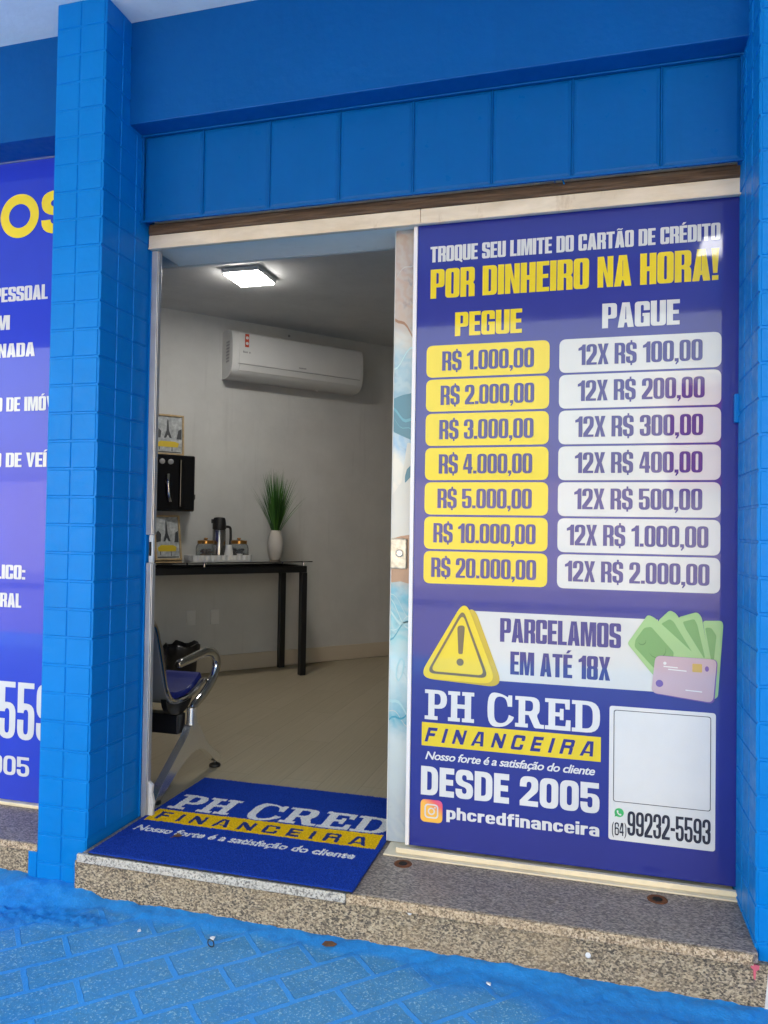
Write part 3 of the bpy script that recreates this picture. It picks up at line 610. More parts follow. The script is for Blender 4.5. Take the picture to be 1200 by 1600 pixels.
# big yellow round letters
def ring(cx,cz,rx,rz,s):
    N=40; o=[(cx+rx*math.cos(2*math.pi*i/N),cz+rz*math.sin(2*math.pi*i/N)) for i in range(N)]
    i_=[(cx+(rx-s)*math.cos(2*math.pi*i/N),cz+(rz-s)*math.sin(2*math.pi*i/N)) for i in range(N)]
    return [o,i_]
flat_y(tris([ring(-.614,2.4405,.095,.092,.042)]),yl,'os_yellow',L)
line('S',-.507,-.35,2.352,.18,'os_yellow',L,yl,w=.8,s=.23,b=.21,Rr=.42)
cd=dict(w=.5,s=.205,b=.13,Rr=.13,track=.03)
line('PESSOAL',-.735,-.466,2.085,.061,'bright_white_film',L,yl,**cd)
line('M',-.722,-.649,1.968,.061,'bright_white_film',L,yl,**cd)
line('INADA',-.726,-.522,1.852,.058,'bright_white_film',L,yl,**cd)
line('O DE IMÓV',-.712,-.422,1.627,.058,'bright_white_film',L,yl,**cd)
line('O DE VEÍ',-.715,-.452,1.396,.059,'bright_white_film',L,yl,**cd)
line('LICO:',-.690,-.541,.935,.058,'bright_white_film',L,yl,**cd)
line('RAL',-.662,-.557,.819,.058,'bright_white_film',L,yl,**cd)
line('-559',-.708,-.388,.284,.232,'bright_white_film',L,yl,w=.40,s=.145,b=.10,Rr=.2,track=.045)
line('005',-.690,-.498,.137,.078,'bright_white_film',L,yl,w=.62,s=.19,b=.15,Rr=.28,track=.06)
settle(L)
F2=thing('window_rail','cream aluminium sill rail under the blue loan poster at the left','window rail',(-1.3,-.02,.005))
m=MB(); m.box(-3.3,-.040,.0205,-.2087,.01,.0345); m.build('rail','cream_alu',F2,bevel=.003)
m=MB(); m.box(-3.3,-.03,2.6685,-.2087,-.0205,2.6695); m.build('top_trim','alu',F2)
settle(F2)
# ---- door frame
D=thing('door_frame','stained cream aluminium sliding door frame around the open shop doorway','door frame',(1.07,0,.03))
m=MB(); m.box(.004,-.036,2.3005,2.150,.0,2.343); m.build('timber_strip','dark_timber',D,bevel=.007)
m=MB(); m.box(.004,-.030,2.2515,1.094,.0,2.300); m.box(1.0955,-.030,2.2515,2.150,.0,2.300); m.box(.004,-.034,2.2455,2.150,-.012,2.2512); m.build('header_rail','stained_alu',D,bevel=.002)
m=MB(); m.box(.008,-.012,1.128,.034,.014,2.2450); m.box(.0345,-.008,1.128,.038,.014,2.2450); m.build('side_jamb','alu',D,bevel=.003,label='upper left aluminium jamb')
m=MB(); m.box(.012,-.012,.031,.034,.014,1.018); m.box(.0345,-.008,.031,.038,.014,1.016); m.build('side_jamb','alu',D,bevel=.003,label='lower left aluminium jamb')
m=MB(); m.box(.016,-.002,1.019,.034,.012,1.127); m.build('strike_plate','white_plastic',D,bevel=.002)
m=MB(); m.box(.018,-.0026,1.045,.028,-.0021,1.10); m.build('strike_hole','dark_hole',D)
m=MB(); m.add([(.0385,-.006,.031),(.060,-.004,.031),(.058,-.003,.06),(.062,-.004,.09),(.052,-.003,.125),(.056,-.004,.155),(.0385,-.005,.17),
 (.0385,.012,.031),(.060,.012,.031),(.058,.012,.06),(.062,.012,.09),(.052,.012,.125),(.056,.012,.155),(.0385,.012,.17)],[(0,1,2,3,4,5,6),(13,12,11,10,9,8,7)]+[(i,(i+1)%7,7+(i+1)%7,7+i) for i in range(7)]); m.build('plaster_patch','plaster_scrap',D,bevel=.002)
m=MB(); m.box(-.0035,-.006,.031,.0055,.045,2.330); m.build('frame_strip','blue_paint',D,bevel=.002)
m=MB(); m.box(1.000,-.055,.0305,2.134,.10,.036); m.box(1.04,-.034,.0365,2.1365,-.018,.0535); m.build('bottom_track','cream_alu',D,bevel=.0015)
m=MB(); m.box(2.138,-.028,.0305,2.1505,.02,.155); m.build('corner_post','cream_alu',D,bevel=.002)
m=MB(); m.box(2.1425,-.014,.156,2.1505,.05,2.2570); m.build('side_jamb','blue_paint',D,bevel=.0015,label='right jamb painted blue')
settle(D)
# ---- outer leaf with the price poster
K=thing('poster_door_leaf','glazed leaf covered by a large indigo price poster, white edge strip on its left side','door leaf',(1.61,0,.055))
m=MB(); m.box(1.081,-.002,.0555,2.1400,.012,2.2560); pst=m.build('price_poster','indigo_film',K,bevel=.0008)
m=MB(); m.box(1.066,-.007,.0555,1.0805,.020,2.2565); m.build('edge_strip','white_stile',K,bevel=.002)
y1,y2,y3,y4=-.0032,-.0044,-.0056,-.0068
def pl(txt,x0,x1,z0,h,mt,y=y1,par=None,**k): return line(txt,x0,x1,z0,h,mt,par or pst,y,**k)
cond=dict(w=.5,s=.208,b=.125,Rr=.13,track=.032)
pl('TROQUE SEU LIMITE DO CARTÃO DE CRÉDITO',1.127,2.081,2.115,.056,'white_film',**cond)
pl('POR DINHEIRO NA HORA!',1.129,2.078,1.985,.104,'yellow_film',**cond)
pl('PEGUE',1.219,1.452,1.847,.084,'yellow_film',w=.56,s=.225,b=.14,Rr=.14,track=.035)
pl('PAGUE',1.717,1.960,1.847,.083,'white_film',w=.56,s=.225,b=.14,Rr=.14,track=.035)
LT=['R$ 1.000,00','R$ 2.000,00','R$ 3.000,00','R$ 4.000,00','R$ 5.000,00','R$ 10.000,00','R$ 20.000,00']
RT=['12X R$ 100,00','12X R$ 200,00','12X R$ 300,00','12X R$ 400,00','12X R$ 500,00','12X R$ 1.000,00','12X R$ 2.000,00']
LX=[(1.175,1.494),(1.171,1.496),(1.168,1.495),(1.168,1.492),(1.165,1.492),(1.152,1.506),(1.146,1.509)]
RX=[(1.641,2.030),(1.640,2.037),(1.633,2.033),(1.633,2.032),(1.632,2.032),(1.609,2.051),(1.604,2.055)]
for i in range(7):
    zb=1.7035-.1212*i
    a=flat_y(tris([rr(1.1185,zb,1.546,zb+.1135,.024)]),y1,'yellow_film',pst,'amount_box')
    line(LT[i],LX[i][0],LX[i][1],zb+.0228,.0685,'navy_ink',a,y2,w=.47,s=.178,b=.115,Rr=.19,track=.035)
    a=flat_y(tris([rr(1.5785,zb-.001,2.0865,zb+.1130,.024)]),y1,'white_film',pst,'amount_box')
    line(RT[i],RX[i][0],RX[i][1],zb+.0228,.0695,'navy_ink',a,y2,w=.47,s=.178,b=.115,Rr=.19,track=.035)
# white band and its text
bd=flat_y(tris([[[(1.29,.651),(1.29,.886),(1.90,.884),(1.90,.650)]]]),y1,'white_film',pst,'white_band')
line('PARCELAMOS',1.390,1.786,.785,.081,'navy_ink',bd,y2,w=.5,s=.202,b=.125,Rr=.12,track=.035)
line('EM ATÉ 18X',1.426,1.753,.676,.078,'navy_ink',bd,y2,w=.5,s=.202,b=.125,Rr=.12,track=.035)
def tri(pts,y,mt,nm='warning_sign',par=None,r=.03): return flat_y(tris([[rnd([(p[0],p[1],r) for p in pts],8)]]),y,mt,par or pst,nm)
ws=tri([(1.295,.915),(1.110,.643),(1.405,.628)],y2,'sign_side','warning_sign',r=.055)
tri([(1.268,.928),(1.105,.643),(1.383,.638)],y3,'yellow_film','sign_face',ws,.055)
E_=[[rnd([(p[0],p[1],.03) for p in [(1.261,.893),(1.135,.662),(1.353,.657)]],8), rnd([(p[0],p[1],.025) for p in [(1.2605,.875),(1.148,.670),(1.339,.666)]],8)]]
flat_y(tris(E_),y4,'sign_dark',ws,'sign_border')
flat_y(tris([[rnd([(1.242,.833,.012),(1.269,.835,.012),(1.262,.735,.006),(1.247,.735,.006)])],[ring(1.2535,.707,.0125,.0125,.001)[0]]]),y4,'sign_dark',ws,'exclamation_mark')
# fan of banknotes and a bank card
def quad(pts,y,mt,nm,par,r=.012): return flat_y(tris([[rnd([(p[0],p[1],r) for p in pts],4)]]),y,mt,par,nm)
def note(outer,inner,y):
    n=flat_y(tris([[rnd([(p[0],p[1],.009) for p in outer],4)]]),y,'note_pale',pst,'banknote')
    flat_y(tris([[rnd([(p[0],p[1],.006) for p in inner],3)]]),y-.0003,'note_green',n,'note_field'); return n
note([(2.0357,.8868),(2.0921,.8895),(2.0968,.8772),(2.0819,.6461),(2.0675,.6375),(2.0551,.7627)],[(2.0429,.8652),(2.0603,.8661),(2.0767,.8419),(2.0696,.7635),(2.0609,.763)],y2)
note([(1.9614,.8947),(2.0191,.9143),(2.0321,.8992),(2.0563,.7627),(2.0201,.7605)],[(1.9751,.8808),(2.0105,.8919),(2.0194,.8735),(2.0435,.7682),(2.0259,.7671)],y2-.0006)
note([(1.8993,.8791),(1.9362,.917),(1.9554,.907),(2.0435,.7619),(1.9966,.7591)],[(1.9096,.8713),(1.9364,.8884),(1.9484,.8795),(2.0083,.7786),(1.9906,.7776)],y2-.0012)
n=note([(1.8056,.802),(1.8689,.8994),(1.8883,.8913),(2.0318,.7612),(2.0204,.7167),(1.8898,.7017),(1.8807,.7107)],[(1.8284,.7924),(1.8312,.8162),(1.8583,.856),(1.8795,.8603),(1.9491,.7815),(1.9463,.7497),(1.8896,.7259)],y2-.0018)
for (cx_,cz_,r_) in ((1.8514,.812,.0125),(1.899,.786,.0265)):
    flat_y(tris([ring(cx_,cz_,r_,r_,.001)[:1]]),y2-.0024,'note_dark',n,'note_seal')
    flat_y(tris([ring(cx_-.001,cz_+.0028,r_,r_,.001)[:1]]),y2-.0026,'note_green',n,'note_seal')
yc=y2-.0032
quad([(1.884,.645),(2.071,.624),(2.081,.766),(1.893,.769)],yc,'card_violet','card_shadow',pst,.018)
card=quad([(1.881,.648),(2.067,.628),(2.078,.766),(1.893,.768)],yc-.0005,'card_pink','bank_card',pst,.018)
quad([(2.005,.722),(2.034,.722),(2.034,.749),(2.005,.749)],yc-.001,'chip_gold','card_chip',card,.003)
flat_y(tris([ring(1.906,.679,.0115,.0115,.001)[:1]]),yc-.001,'card_violet',card,'card_dot')
flat_y(tris([ring(2.0485,.7345,.006,.0085,.001)[:1]]),yc-.001,'card_violet',card,'card_dot')
for (x,z,n_) in ((1.918,.733,7),(1.932,.7245,9),(1.985,.661,8)):
    flat_y(tris([[[(x,z+.0035),(x,z),(x+n_*.0062,z-n_*.0003),(x+n_*.0062,z+.0035-n_*.0003)]]]),yc-.001,'bright_white_film',card,'card_digits')
flat_y(tris([ring(1.922,.745,.005,.005,.001)[:1]]),yc-.001,'bright_white_film',card,'card_dot')
# company lettering
pl('PH CRED',1.130,1.724,.500,.104,'bright_white_film',font='slab')
yb=flat_y(tris([[[(1.1205,.408),(1.1205,.4895),(1.7255,.4885),(1.7255,.407)]]]),y1,'yellow_film',pst,'yellow_bar')
line('FINANCEIRA',1.131,1.700,.4225,.050,'navy_ink',yb,y2,w=.74,s=.20,b=.19,Rr=.16,track=.50,shear=.28)
flat_y(builtin('Nosso forte é a satisfação do cliente',1.134,1.708,.3615,.0285,off=.018,shear=.28,space=.92),y1,'bright_white_film',pst)
pl('DESDE 2005',1.120,1.723,.2365,.100,'bright_white_film',w=.64,s=.235,b=.18,Rr=.26,track=.055)
pl('phcredfinanceira',1.212,1.723,.162,.042,'bright_white_film',w=.60,s=.225,b=.165,Rr=.28,track=.075)
# camera icon on a gradient square
icp=rr(1.120,.143,1.198,.2215,.018); V,F=tris([icp])
ic=flat_y(([(p[0]-1.159,p[1]-.182) for p in V],F),0,'icon_gradient',pst,'camera_icon'); ic.location=(1.159,y1,.182)
def icp2(c): return [[[(p[0]-1.159,p[1]-.182) for p in k] for k in c]]
flat_y(tris(icp2([rr(1.1345,.1575,1.1835,.207,.014)[0],rr(1.139,.162,1.179,.2025,.011)[0]])),-.0012,'bright_white_film',ic,'icon_outline')
flat_y(tris(icp2(ring(1.159,.182,.0125,.0125,.0042))+icp2([ring(1.1715,.1955,.0028,.0028,.001)[0]])),-.0012,'bright_white_film',ic,'icon_lens')
# white plate with the telephone number (its code is left out)
pp=flat_y(tris([rr(1.752,.158,2.0765,.5945,.010)]),y1,'bright_white_film',pst,'phone_plate')
flat_y(tris([[rr(1.7655,.283,2.0625,.5825,.009)[0],rr(1.7675,.285,2.0605,.5805,.008)[0]]]),y2,'black_ink',pp,'plate_border')
line('(64)',1.763,1.808,.174,.042,'black_ink',pp,y2,w=.5,s=.13,b=.11,Rr=.2,track=.07)
line('99232-5593',1.811,2.063,.178,.079,'black_ink',pp,y2,w=.5,s=.172,b=.115,Rr=.24,track=.04)
gi=flat_y(tris([ring(1.785,.2485,.0145,.0145,.001)[:1],[[(1.7705,.234),(1.778,.2365),(1.7735,.243)]]]),y2,'whats_green',pp,'phone_icon')
flat_y(tris([[rnd([(1.7775,.2555,.002),(1.7815,.2565,.002),(1.783,.252,.001),(1.7815,.2495,.001),(1.786,.2445,.001),(1.789,.246,.001),(1.793,.2435,.002),(1.791,.2395,.002),(1.785,.2405,.003),(1.7785,.247,.004)],3)]]),y3,'bright_white_film',gi,'handset')
# small scuff dot below the last white box
settle(K)
# ---- inner sliding leaf with the banknote picture
I=thing('sliding_glass_door','inner sliding door leaf showing a strip of a printed banknote picture','door',(1.5,.05,.04))
m=MB(); m.box(.9865,.050,.0385,2.02,.058,2.2615); pf=m.build('picture_film','banknote_print',I)
def pr2(c,y,mt,nm,r=.006): return flat_y(tris([[rnd([(p[0],p[1],r) for p in c],4)]]),y,mt,pf,nm)
pr2([(.987,1.643),(1.02,1.655),(1.075,1.664),(1.078,1.480),(1.03,1.500),(.987,1.520)],.0492,'deep_teal','printed_note')
pr2([(.987,1.290),(1.02,1.335),(1.040,1.480),(1.078,1.475),(1.078,1.10),(.987,1.10)],.0490,'sleeve_print','printed_sleeve')
pr2([(1.033,1.332),(1.033,1.358),(1.040,1.384),(1.056,1.399),(1.080,1.405),(1.080,1.350),(1.057,1.358)],.0486,'deep_teal','printed_emblem')
pr2([(.987,1.129),(1.02,1.140),(1.079,1.149),(1.079,.962),(1.022,.976),(.987,.970)],.0484,'skin_print','printed_hand')
for k_,(z_,dz_,mt_) in enumerate([(.93,-.10,'teal_pale'),(.905,-.13,'teal_pale'),(.86,-.05,'teal_pale'),(.80,.06,'teal_pale'),(.775,.08,'teal_print'),(.56,-.07,'teal_pale'),(.51,-.06,'sleeve_print'),(.47,.05,'teal_print'),(1.60,-.05,'teal_print'),(1.57,-.07,'teal_print'),(1.76,.09,'teal_pale'),(1.95,-.10,'skin_print'),(2.09,.07,'sleeve_print')]):
    w_=.003+.004*(k_%3); P_=[(.987+.0115*q,z_+dz_*(q/8)+.012*math.sin(q*.9+k_)) for q in range(9)]
    flat_y(tris([[P_+[(x_,zz-w_) for x_,zz in P_[::-1]]]]),.0488-.0001*(k_%2),mt_,pf,'printed_line')
flat_y(tris([[rnd([(1.008,.629,.01),(1.011,.67,.02),(1.028,.705,.012),(1.044,.689,.012),(1.039,.645,.02),(1.020,.610,.01)],4),rnd([(1.013,.632,.01),(1.016,.667,.02),(1.029,.695,.008),(1.038,.685,.008),(1.034,.645,.02),(1.020,.618,.008)],4)]]),.0487,'teal_pale',pf,'printed_loop')
m=MB(); m.box(.984,.0485,.0385,.9862,.060,2.2615); m.build('glass_edge','white_plastic',I)
lk=MB().box(.985,.036,1.021,1.046,.0495,1.131).build('lock_plate','worn_plate',I,bevel=.006,seg=3)
m=MB(); m.lathe([(.0135,0),(.0135,.006),(.011,.008),(.0105,.008),(.0105,.003),(.004,.003),(.004,.006),(.0,.006)],seg=24)
kc=m.build('key_cylinder','steel',lk,smooth=True); kc.rotation_euler=(R(90),0,0); kc.location=(1.020,.036,1.078)
settle(I)
# ---- blue latch bracket on the right jamb
H=thing('latch_bracket','small blue painted metal latch bracket beside the price poster','bracket',(2.137,-.03,1.565))
m=MB(); m.box(2.122,-.030,1.519,2.147,-.011,1.610); m.box(2.1475,-.034,1.533,2.153,-.008,1.598); m.build('bracket_body','blue_paint',H,bevel=.003)
m=MB(); m.lathe([(.0042,0),(.0042,.0012)],seg=14); k_=m.build('bolt_hole','dark_hole',H); 
m=MB(); m.lathe([(.006,0),(.006,.004),(.004,.006)],seg=10); k2=m.build('screw_head','blue_paint',H)
settle(H); k_.rotation_euler=(R(90),0,0); k_.location=(-.0,-.0005,-.028); k2.rotation_euler=(R(90),0,0); k2.location=(.018,-.001,.012)
# ---- wire ends stuck under the panels
wr=MB().tube(smoothpath([(1.478,-.036,2.352),(1.492,-.046,2.345),(1.503,-.044,2.350),(1.512,-.048,2.339),(1.497,-.05,2.340),(1.508,-.045,2.346)],5),.0018,6).build('cable_end','cream_alu'); tag(wr,'frayed pale cable end hanging over the brown timber strip above the door','cable end')
wr=MB().tube([(1.556,-.030,2.362),(1.560,-.045,2.338)],.002,6).tube([(1.580,-.030,2.366),(1.590,-.046,2.330)],.0028,6).build('paint_drip','blue_paint'); tag(wr,'two blue paint drips hanging across the brown timber strip','paint drip')
# ---- rusty anchor sockets in the slab
def socket(x,y,label):
    r_=thing('anchor_socket',label,'anchor socket',(x,y,.0305),0,'rusty anchor sockets in the granite slab')
    m=MB(); m.lathe([(.031,0),(.030,.0012),(.026,.0022),(.024,.0022),(.022,.0008)],seg=28); a=m.build('ring','rust',r_,smooth=True)
    m=MB(); m.lathe([(.015,.0012),(.013,.0028),(.008,.0030)],seg=18); m.build('plug','dark_hole',r_)
    return r_
socket(1.083,-.100,'rusty round anchor socket in the granite beside the doormat')
socket(1.897,-.106,'rusty round anchor socket in the granite near the right pillar')
# ================================================================== DOORMAT
def doormat():
    X0,X1,Y0,Y1=.030,.984,-.354,.458
    dx=.0023; xs=np.arange(X0,X1+dx,dx); ys=np.arange(Y0,Y1+dx,dx); nx,ny=len(xs),len(ys)
    cx=(xs[:-1]+xs[1:])/2; cy=(ys[:-1]+ys[1:])/2; idx=np.zeros((ny-1,nx-1),int)
    def raster(VF,val):
        V,F=VF; V=np.array(V)
        for f in F:
            p=V[list(f)]
            for k in range(1,len(f)-1):
                a,b,c=p[0],p[k],p[k+1]; lo=np.minimum(np.minimum(a,b),c); hi=np.maximum(np.maximum(a,b),c)
                i0,i1=np.searchsorted(cx,lo[0]),np.searchsorted(cx,hi[0]); j0,j1=np.searchsorted(cy,lo[1]),np.searchsorted(cy,hi[1])
                if i0>=i1 or j0>=j1: continue
                gx,gy=np.meshgrid(cx[i0:i1],cy[j0:j1])
                def e(u,v): return (v[0]-u[0])*(gy-u[1])-(v[1]-u[1])*(gx-u[0])
                s1,s2,s3=e(a,b),e(b,c),e(c,a); ins=((s1>=0)&(s2>=0)&(s3>=0))|((s1<=0)&(s2<=0)&(s3<=0))
                idx[j0:j1,i0:i1][ins]=val
    raster(([(.049,-.045),(.967,-.040),(.963,.083),(.046,.068)],[(0,1,2,3)]),1)
    raster(tris(layout('FINANCEIRA',.080,.925,-.025,.072,w=.74,s=.19,b=.18,Rr=.16,track=.48,shear=-.05)),3)
    raster(tris(layout('PH CRED',.065,.968,.088,.155,font='slab')),2)
    raster(builtin('Nosso forte é a satisfação do cliente',.062,.918,-.138,.047,off=.03,shear=.12,space=1.0),2)
    rg=np.random.default_rng(3); Z=.0405+rg.normal(0,.0010,(ny,nx)); big=np.array([[.0012*noise.noise((x*6,y*6,0)) for x in xs] for y in ys]); Z+=big
    Z[0,:]-=.006;Z[-1,:]-=.006;Z[:,0]-=.006;Z[:,-1]-=.006
    jx=rg.normal(0,.0005,(ny,nx)); jy=rg.normal(0,.0005,(ny,nx))
    V=[(xs[i]+jx[j,i],ys[j]+jy[j,i],Z[j,i]) for j in range(ny) for i in range(nx)]
    F=[(j*nx+i,j*nx+i+1,(j+1)*nx+i+1,(j+1)*nx+i) for j in range(ny-1) for i in range(nx-1)]
    D_=thing('doormat','blue carpet doormat with white and yellow company lettering lying on the granite step','doormat',(.5,.05,.0305))
    me=bpy.data.meshes.new('pile'); me.from_pydata([(a-.5,b-.05,c-.0305) for a,b,c in V],[],F)
    for k in ('mat_blue','mat_yellow','mat_white','mat_navy'): me.materials.append(MAT[k])
    me.polygons.foreach_set('material_index',idx.ravel().tolist()); 
    o=bpy.data.objects.new('pile',me); S.collection.objects.link(o); o.parent=D_
    m=MB(); m.box(X0-.5,Y0-.05,.0005,X1-.5,Y1-.05,.006); m.build('backing','rubber_black',D_)
doormat()
# leaf, hair tie, chips
m=MB()
V=[];F=[]
for j in range(5):
    for i in range(7):
        u=i/6-.5; v=(j/4-.5)*(1-abs(u)*1.6); V.append((u*.040+.004*random.uniform(-1,1),v*.030,.006+.012*abs(v*2)+.006*random.random()))
F=[(j*7+i,j*7+i+1,(j+1)*7+i+1,(j+1)*7+i) for j in range(4) for i in range(6)]
m.add(V,F); m.tube([(-.02,0,.008),(-.034,.006,.004)],.0012,6); lf=m.build('dry_leaf','dry_leaf'); lf.location=(.262,-.165,.041); lf.rotation_euler=(0,0,.5); lf.scale=(.72,.72,.72); lf.modifiers.new('thick','SOLIDIFY').thickness=.0012
tag(lf,'small curled brown dry leaf lying on the blue doormat','leaf')
m=MB(); pts=[(.0125*math.cos(a)*(1+.1*math.sin(2*a)),.019*math.sin(a),.0) for a in [2*math.pi*k/24 for k in range(25)]]
m.tube(pts,.0022,8); ht=m.build('hair_tie','rubber_black',smooth=True)
tag(ht,'small black elastic hair tie lying on the painted pavers','hair tie')

ht.scale=(.75,.75,.75); ht.location=(.575,-.492,-.113); ht.rotation_euler=(R(20),R(10),.9)
for i,(x,y,sz,lb) in enumerate([(.562,-.453,.008,'white paint chip beside the black hair tie on the pavers'),(.319,-.481,.006,'tiny white paint chip on the pavers in front of the doormat'),(1.42,-.44,.008,'white paint chip on the blue pavers in front of the price poster')]):
    m=MB(); m.prism([(sz*math.cos(k)*(.6+.4*((k*7)%2)),sz*.8*math.sin(k)) for k in (0,1.1,2.3,3.4,4.7,5.5)],0,.004,'z'); c=m.build('paint_chip','chip_white'); c.location=(x,y,-.121); c.rotation_euler=(.2,.1,i); tag(c,lb,'paint chip','white paint chips')
m=MB(); m.lathe([(.001,0),(.0075,.001),(.008,.004),(.005,.006),(.001,.0065)],seg=10); c=m.build('filler_dab','chip_white'); c.rotation_euler=(R(90),0,0); c.location=(1.691,-.343,-.046); tag(c,'white filler dab stuck on the rough granite riser below the price poster','filler dab','white filler dabs')
m=MB(); m.lathe([(.001,0),(.0065,.001),(.007,.003),(.004,.005),(.001,.0055)],seg=9,); c=m.build('filler_dab','chip_white'); c.rotation_euler=(R(90),0,0); c.location=(1.165,-.343,-.004); tag(c,'white filler dab right under the slab edge right of the doormat','filler dab','white filler dabs')
m=MB(); m.prism([(-.022,-.004),(-.008,-.009),(.016,-.006),(.026,.002),(.010,.010),(-.012,.008)],0,.0015,'z'); c=m.build('dry_leaf','dry_leaf'); c.location=(.925,-.40,-.108); c.rotation_euler=(.5,.15,.4); tag(c,'small brown leaf scrap on the blue pavers at the foot of the step','leaf')
# ================================================================== ROOM THINGS
def wthing(name,label,cat,s,off,z,group=None): return thing(name,label,cat,wp(s,off,z),ANG,group)
# local frame of wall things: x along the wall (to the right), -y into the room
# ---- air conditioner
a=wthing('air_conditioner','white split air conditioner with a red sticker, mounted high on the diagonal wall','air conditioner',.75,0,2.31)
W=1.17
prof=[(0,.375),(-.10,.378),(-.165,.365),(-.198,.335),(-.213,.26),(-.216,.15),(-.208,.085),(-.188,.040),(-.150,.012),(-.10,0),(0,.0)]
m=MB(); m.prism([(y,z) for y,z in rnd([(p[0],p[1],.02) for p in prof],3)],-W/2,W/2,'x'); m.build('body','ac_white',a,bevel=.016,seg=4,smooth=True)
fp=[(-.195,.345),(-.2145,.26),(-.2185,.16),(-.2135,.105),(-.2095,.105),(-.2140,.16),(-.2105,.26),(-.19,.345)]
m=MB(); m.prism(fp,-W/2+.055,W/2-.02,'x'); m.build('front_panel','ac_white',a,bevel=.003,smooth=True)
m=MB(); m.prism([(-.2130,.098),(-.1985,.052),(-.1935,.052),(-.2075,.098)],-W/2+.06,W/2-.05,'x'); m.build('louver','ac_white',a,bevel=.002)
m=MB(); m.prism([(-.2108,.1040),(-.2136,.1040),(-.2130,.1005),(-.2095,.1005)],-W/2+.05,W/2-.03,'x'); m.build('gap','grey_plastic',a)
m=MB(); 
for k in range(7): m.box(-W/2-.0025,-.15,.12+.025*k,-W/2-.0005,-.09,.132+.025*k)
m.build('side_vent','grey_plastic',a)
st=MB(); st.box(-.485,-.2215,.235,-.455,-.2135,.335); st=st.build('sticker','sticker_red',a)
for zz in (.262,.305): m=MB(); m.lathe([(.012,0),(.012,.001)],seg=14); c=m.build('sticker_disc','bright_white_film',st); c.rotation_euler=(R(90),0,0); c.location=(-.470,-.2215,zz)
m=MB(); 
for k,(x,w_) in enumerate([(0,.008),(.011,.006),(.02,.006),(.029,.007),(.05,.010)]): m.box(-.50+x,-.2188,.188,-.50+x+w_,-.2175,.188+.012+.004*(k==0))
m.build('nameplate','grey_plastic',a)
m=MB(); 
for k in range(7): m.box(-.02+k*.0095,-.2178,.127,-.02+k*.0095+.007,-.2158,.136)
m.build('nameplate','grey_plastic',a)
m=MB(); m.lathe([(.011,0),(.011,.004),(.006,.005)],seg=12); c=m.build('wall_plug','grey_plastic'); c.location=wp(.74,.0,2.745); c.rotation_euler=(R(90),0,ANG); tag(c,'tiny dark plug in the wall just above the air conditioner','wall plug')
# ---- ceiling lamp
c=thing('ceiling_lamp','square white surface-mounted LED lamp glowing on the room ceiling','ceiling lamp',(-.460,1.83,2.7995))
m=MB(); m.box(-.125,-.135,-.030,.125,.135,-.0005); m.build('housing','white_plastic',c,bevel=.003)
m=MB(); m.box(-.118,-.128,-.040,.118,.128,-.0305); m.build('diffuser','lamp_glow',c,bevel=.008,seg=3)
# ---- console table with black glass top
t=wthing('console_table','narrow black console table with a dark glass top against the diagonal wall','table',0,0,.028)
s0,s1=-.86,.75; zt=.877
m=MB(); m.box(s0,-.47,zt-.008,s1,-.02,zt); m.build('glass_top','glass_top',t,bevel=.003)
m=MB(); m.box(s0+.04,-.445,zt-.088,s1-.035,-.405,zt-.038); m.box(s0+.04,-.075,zt-.088,s1-.035,-.035,zt-.038); m.box(s0+.04,-.404,zt-.088,s0+.08,-.076,zt-.038); m.box(s1-.075,-.404,zt-.088,s1-.035,-.076,zt-.038); m.build('frame','black_metal',t,bevel=.003)
for x in (s0+.062,s1-.057):
    for y in (-.425,-.055):
        m=MB(); m.box(x-.024,y-.024,0,x+.024,y+.024,zt-.0885); m.build('leg','black_metal',t,bevel=.003)
for x in (s0+.06,-.1,s1-.057):
    for y in (-.425,-.055):
        m=MB(); m.lathe([(.009,zt-.0375),(.009,zt-.0085)],x,y,14); m.build('standoff','chrome',t,smooth=True)
TZ=.028+zt+.0006
# ---- vase and artificial grass
v=wthing('vase','slim cream ceramic vase near the right end of the console table','vase',.540,.24,TZ)
m=MB(); m.lathe([(.036,0),(.044,.004),(.058,.06),(.062,.11),(.055,.17),(.042,.215),(.036,.232),(.033,.232),(.036,.215),(.048,.17),(.052,.11),(.048,.06),(.036,.012)],seg=32); m.build('body','ceramic',v,smooth=True)
for k in range(8): pass
g=wthing('artificial_grass','tuft of tall green artificial grass standing in the cream vase','artificial plant',.540,.24,TZ+.17)
for mi,(cn,col) in enumerate([('grass_mid',(.035,.14,.018)),('grass_light',(.085,.24,.035)),('grass_dark',(.018,.075,.012))]): mat(cn,col,.55)
m=MB(); rg=random.Random(5)
for k in range(330):
    an=rg.uniform(0,2*math.pi); sp=abs(rg.gauss(0,.5)); sp=min(sp,1.25); ln=rg.uniform(.30,.56)*(1-.08*sp); wd=rg.uniform(.0022,.004)
    b0=Vector((.018*math.cos(an)*rg.random(),.018*math.sin(an)*rg.random(),0)); mi=rg.choice([0,0,1,2]); tw=Vector((-math.sin(an+.6),math.cos(an+.6),0))
    pts=[]
    for q in range(8):
        u=q/7; rad=.030*u+sp*.17*u**1.35; pts.append(b0+Vector((math.cos(an)*rad,math.sin(an)*rad*.85,ln*(u-.07*sp*u*u*u))))
    vs=[];fs=[]
    for q,p in enumerate(pts):
        w_=wd*(1-(q/7)**2*.92); vs+= [p-tw*w_,p+tw*w_]
    for q in range(7): fs.append((2*q,2*q+1,2*q+3,2*q+2))
    m.add(vs,fs,mi)
m.build('blades',['grass_mid','grass_light','grass_dark'],g)
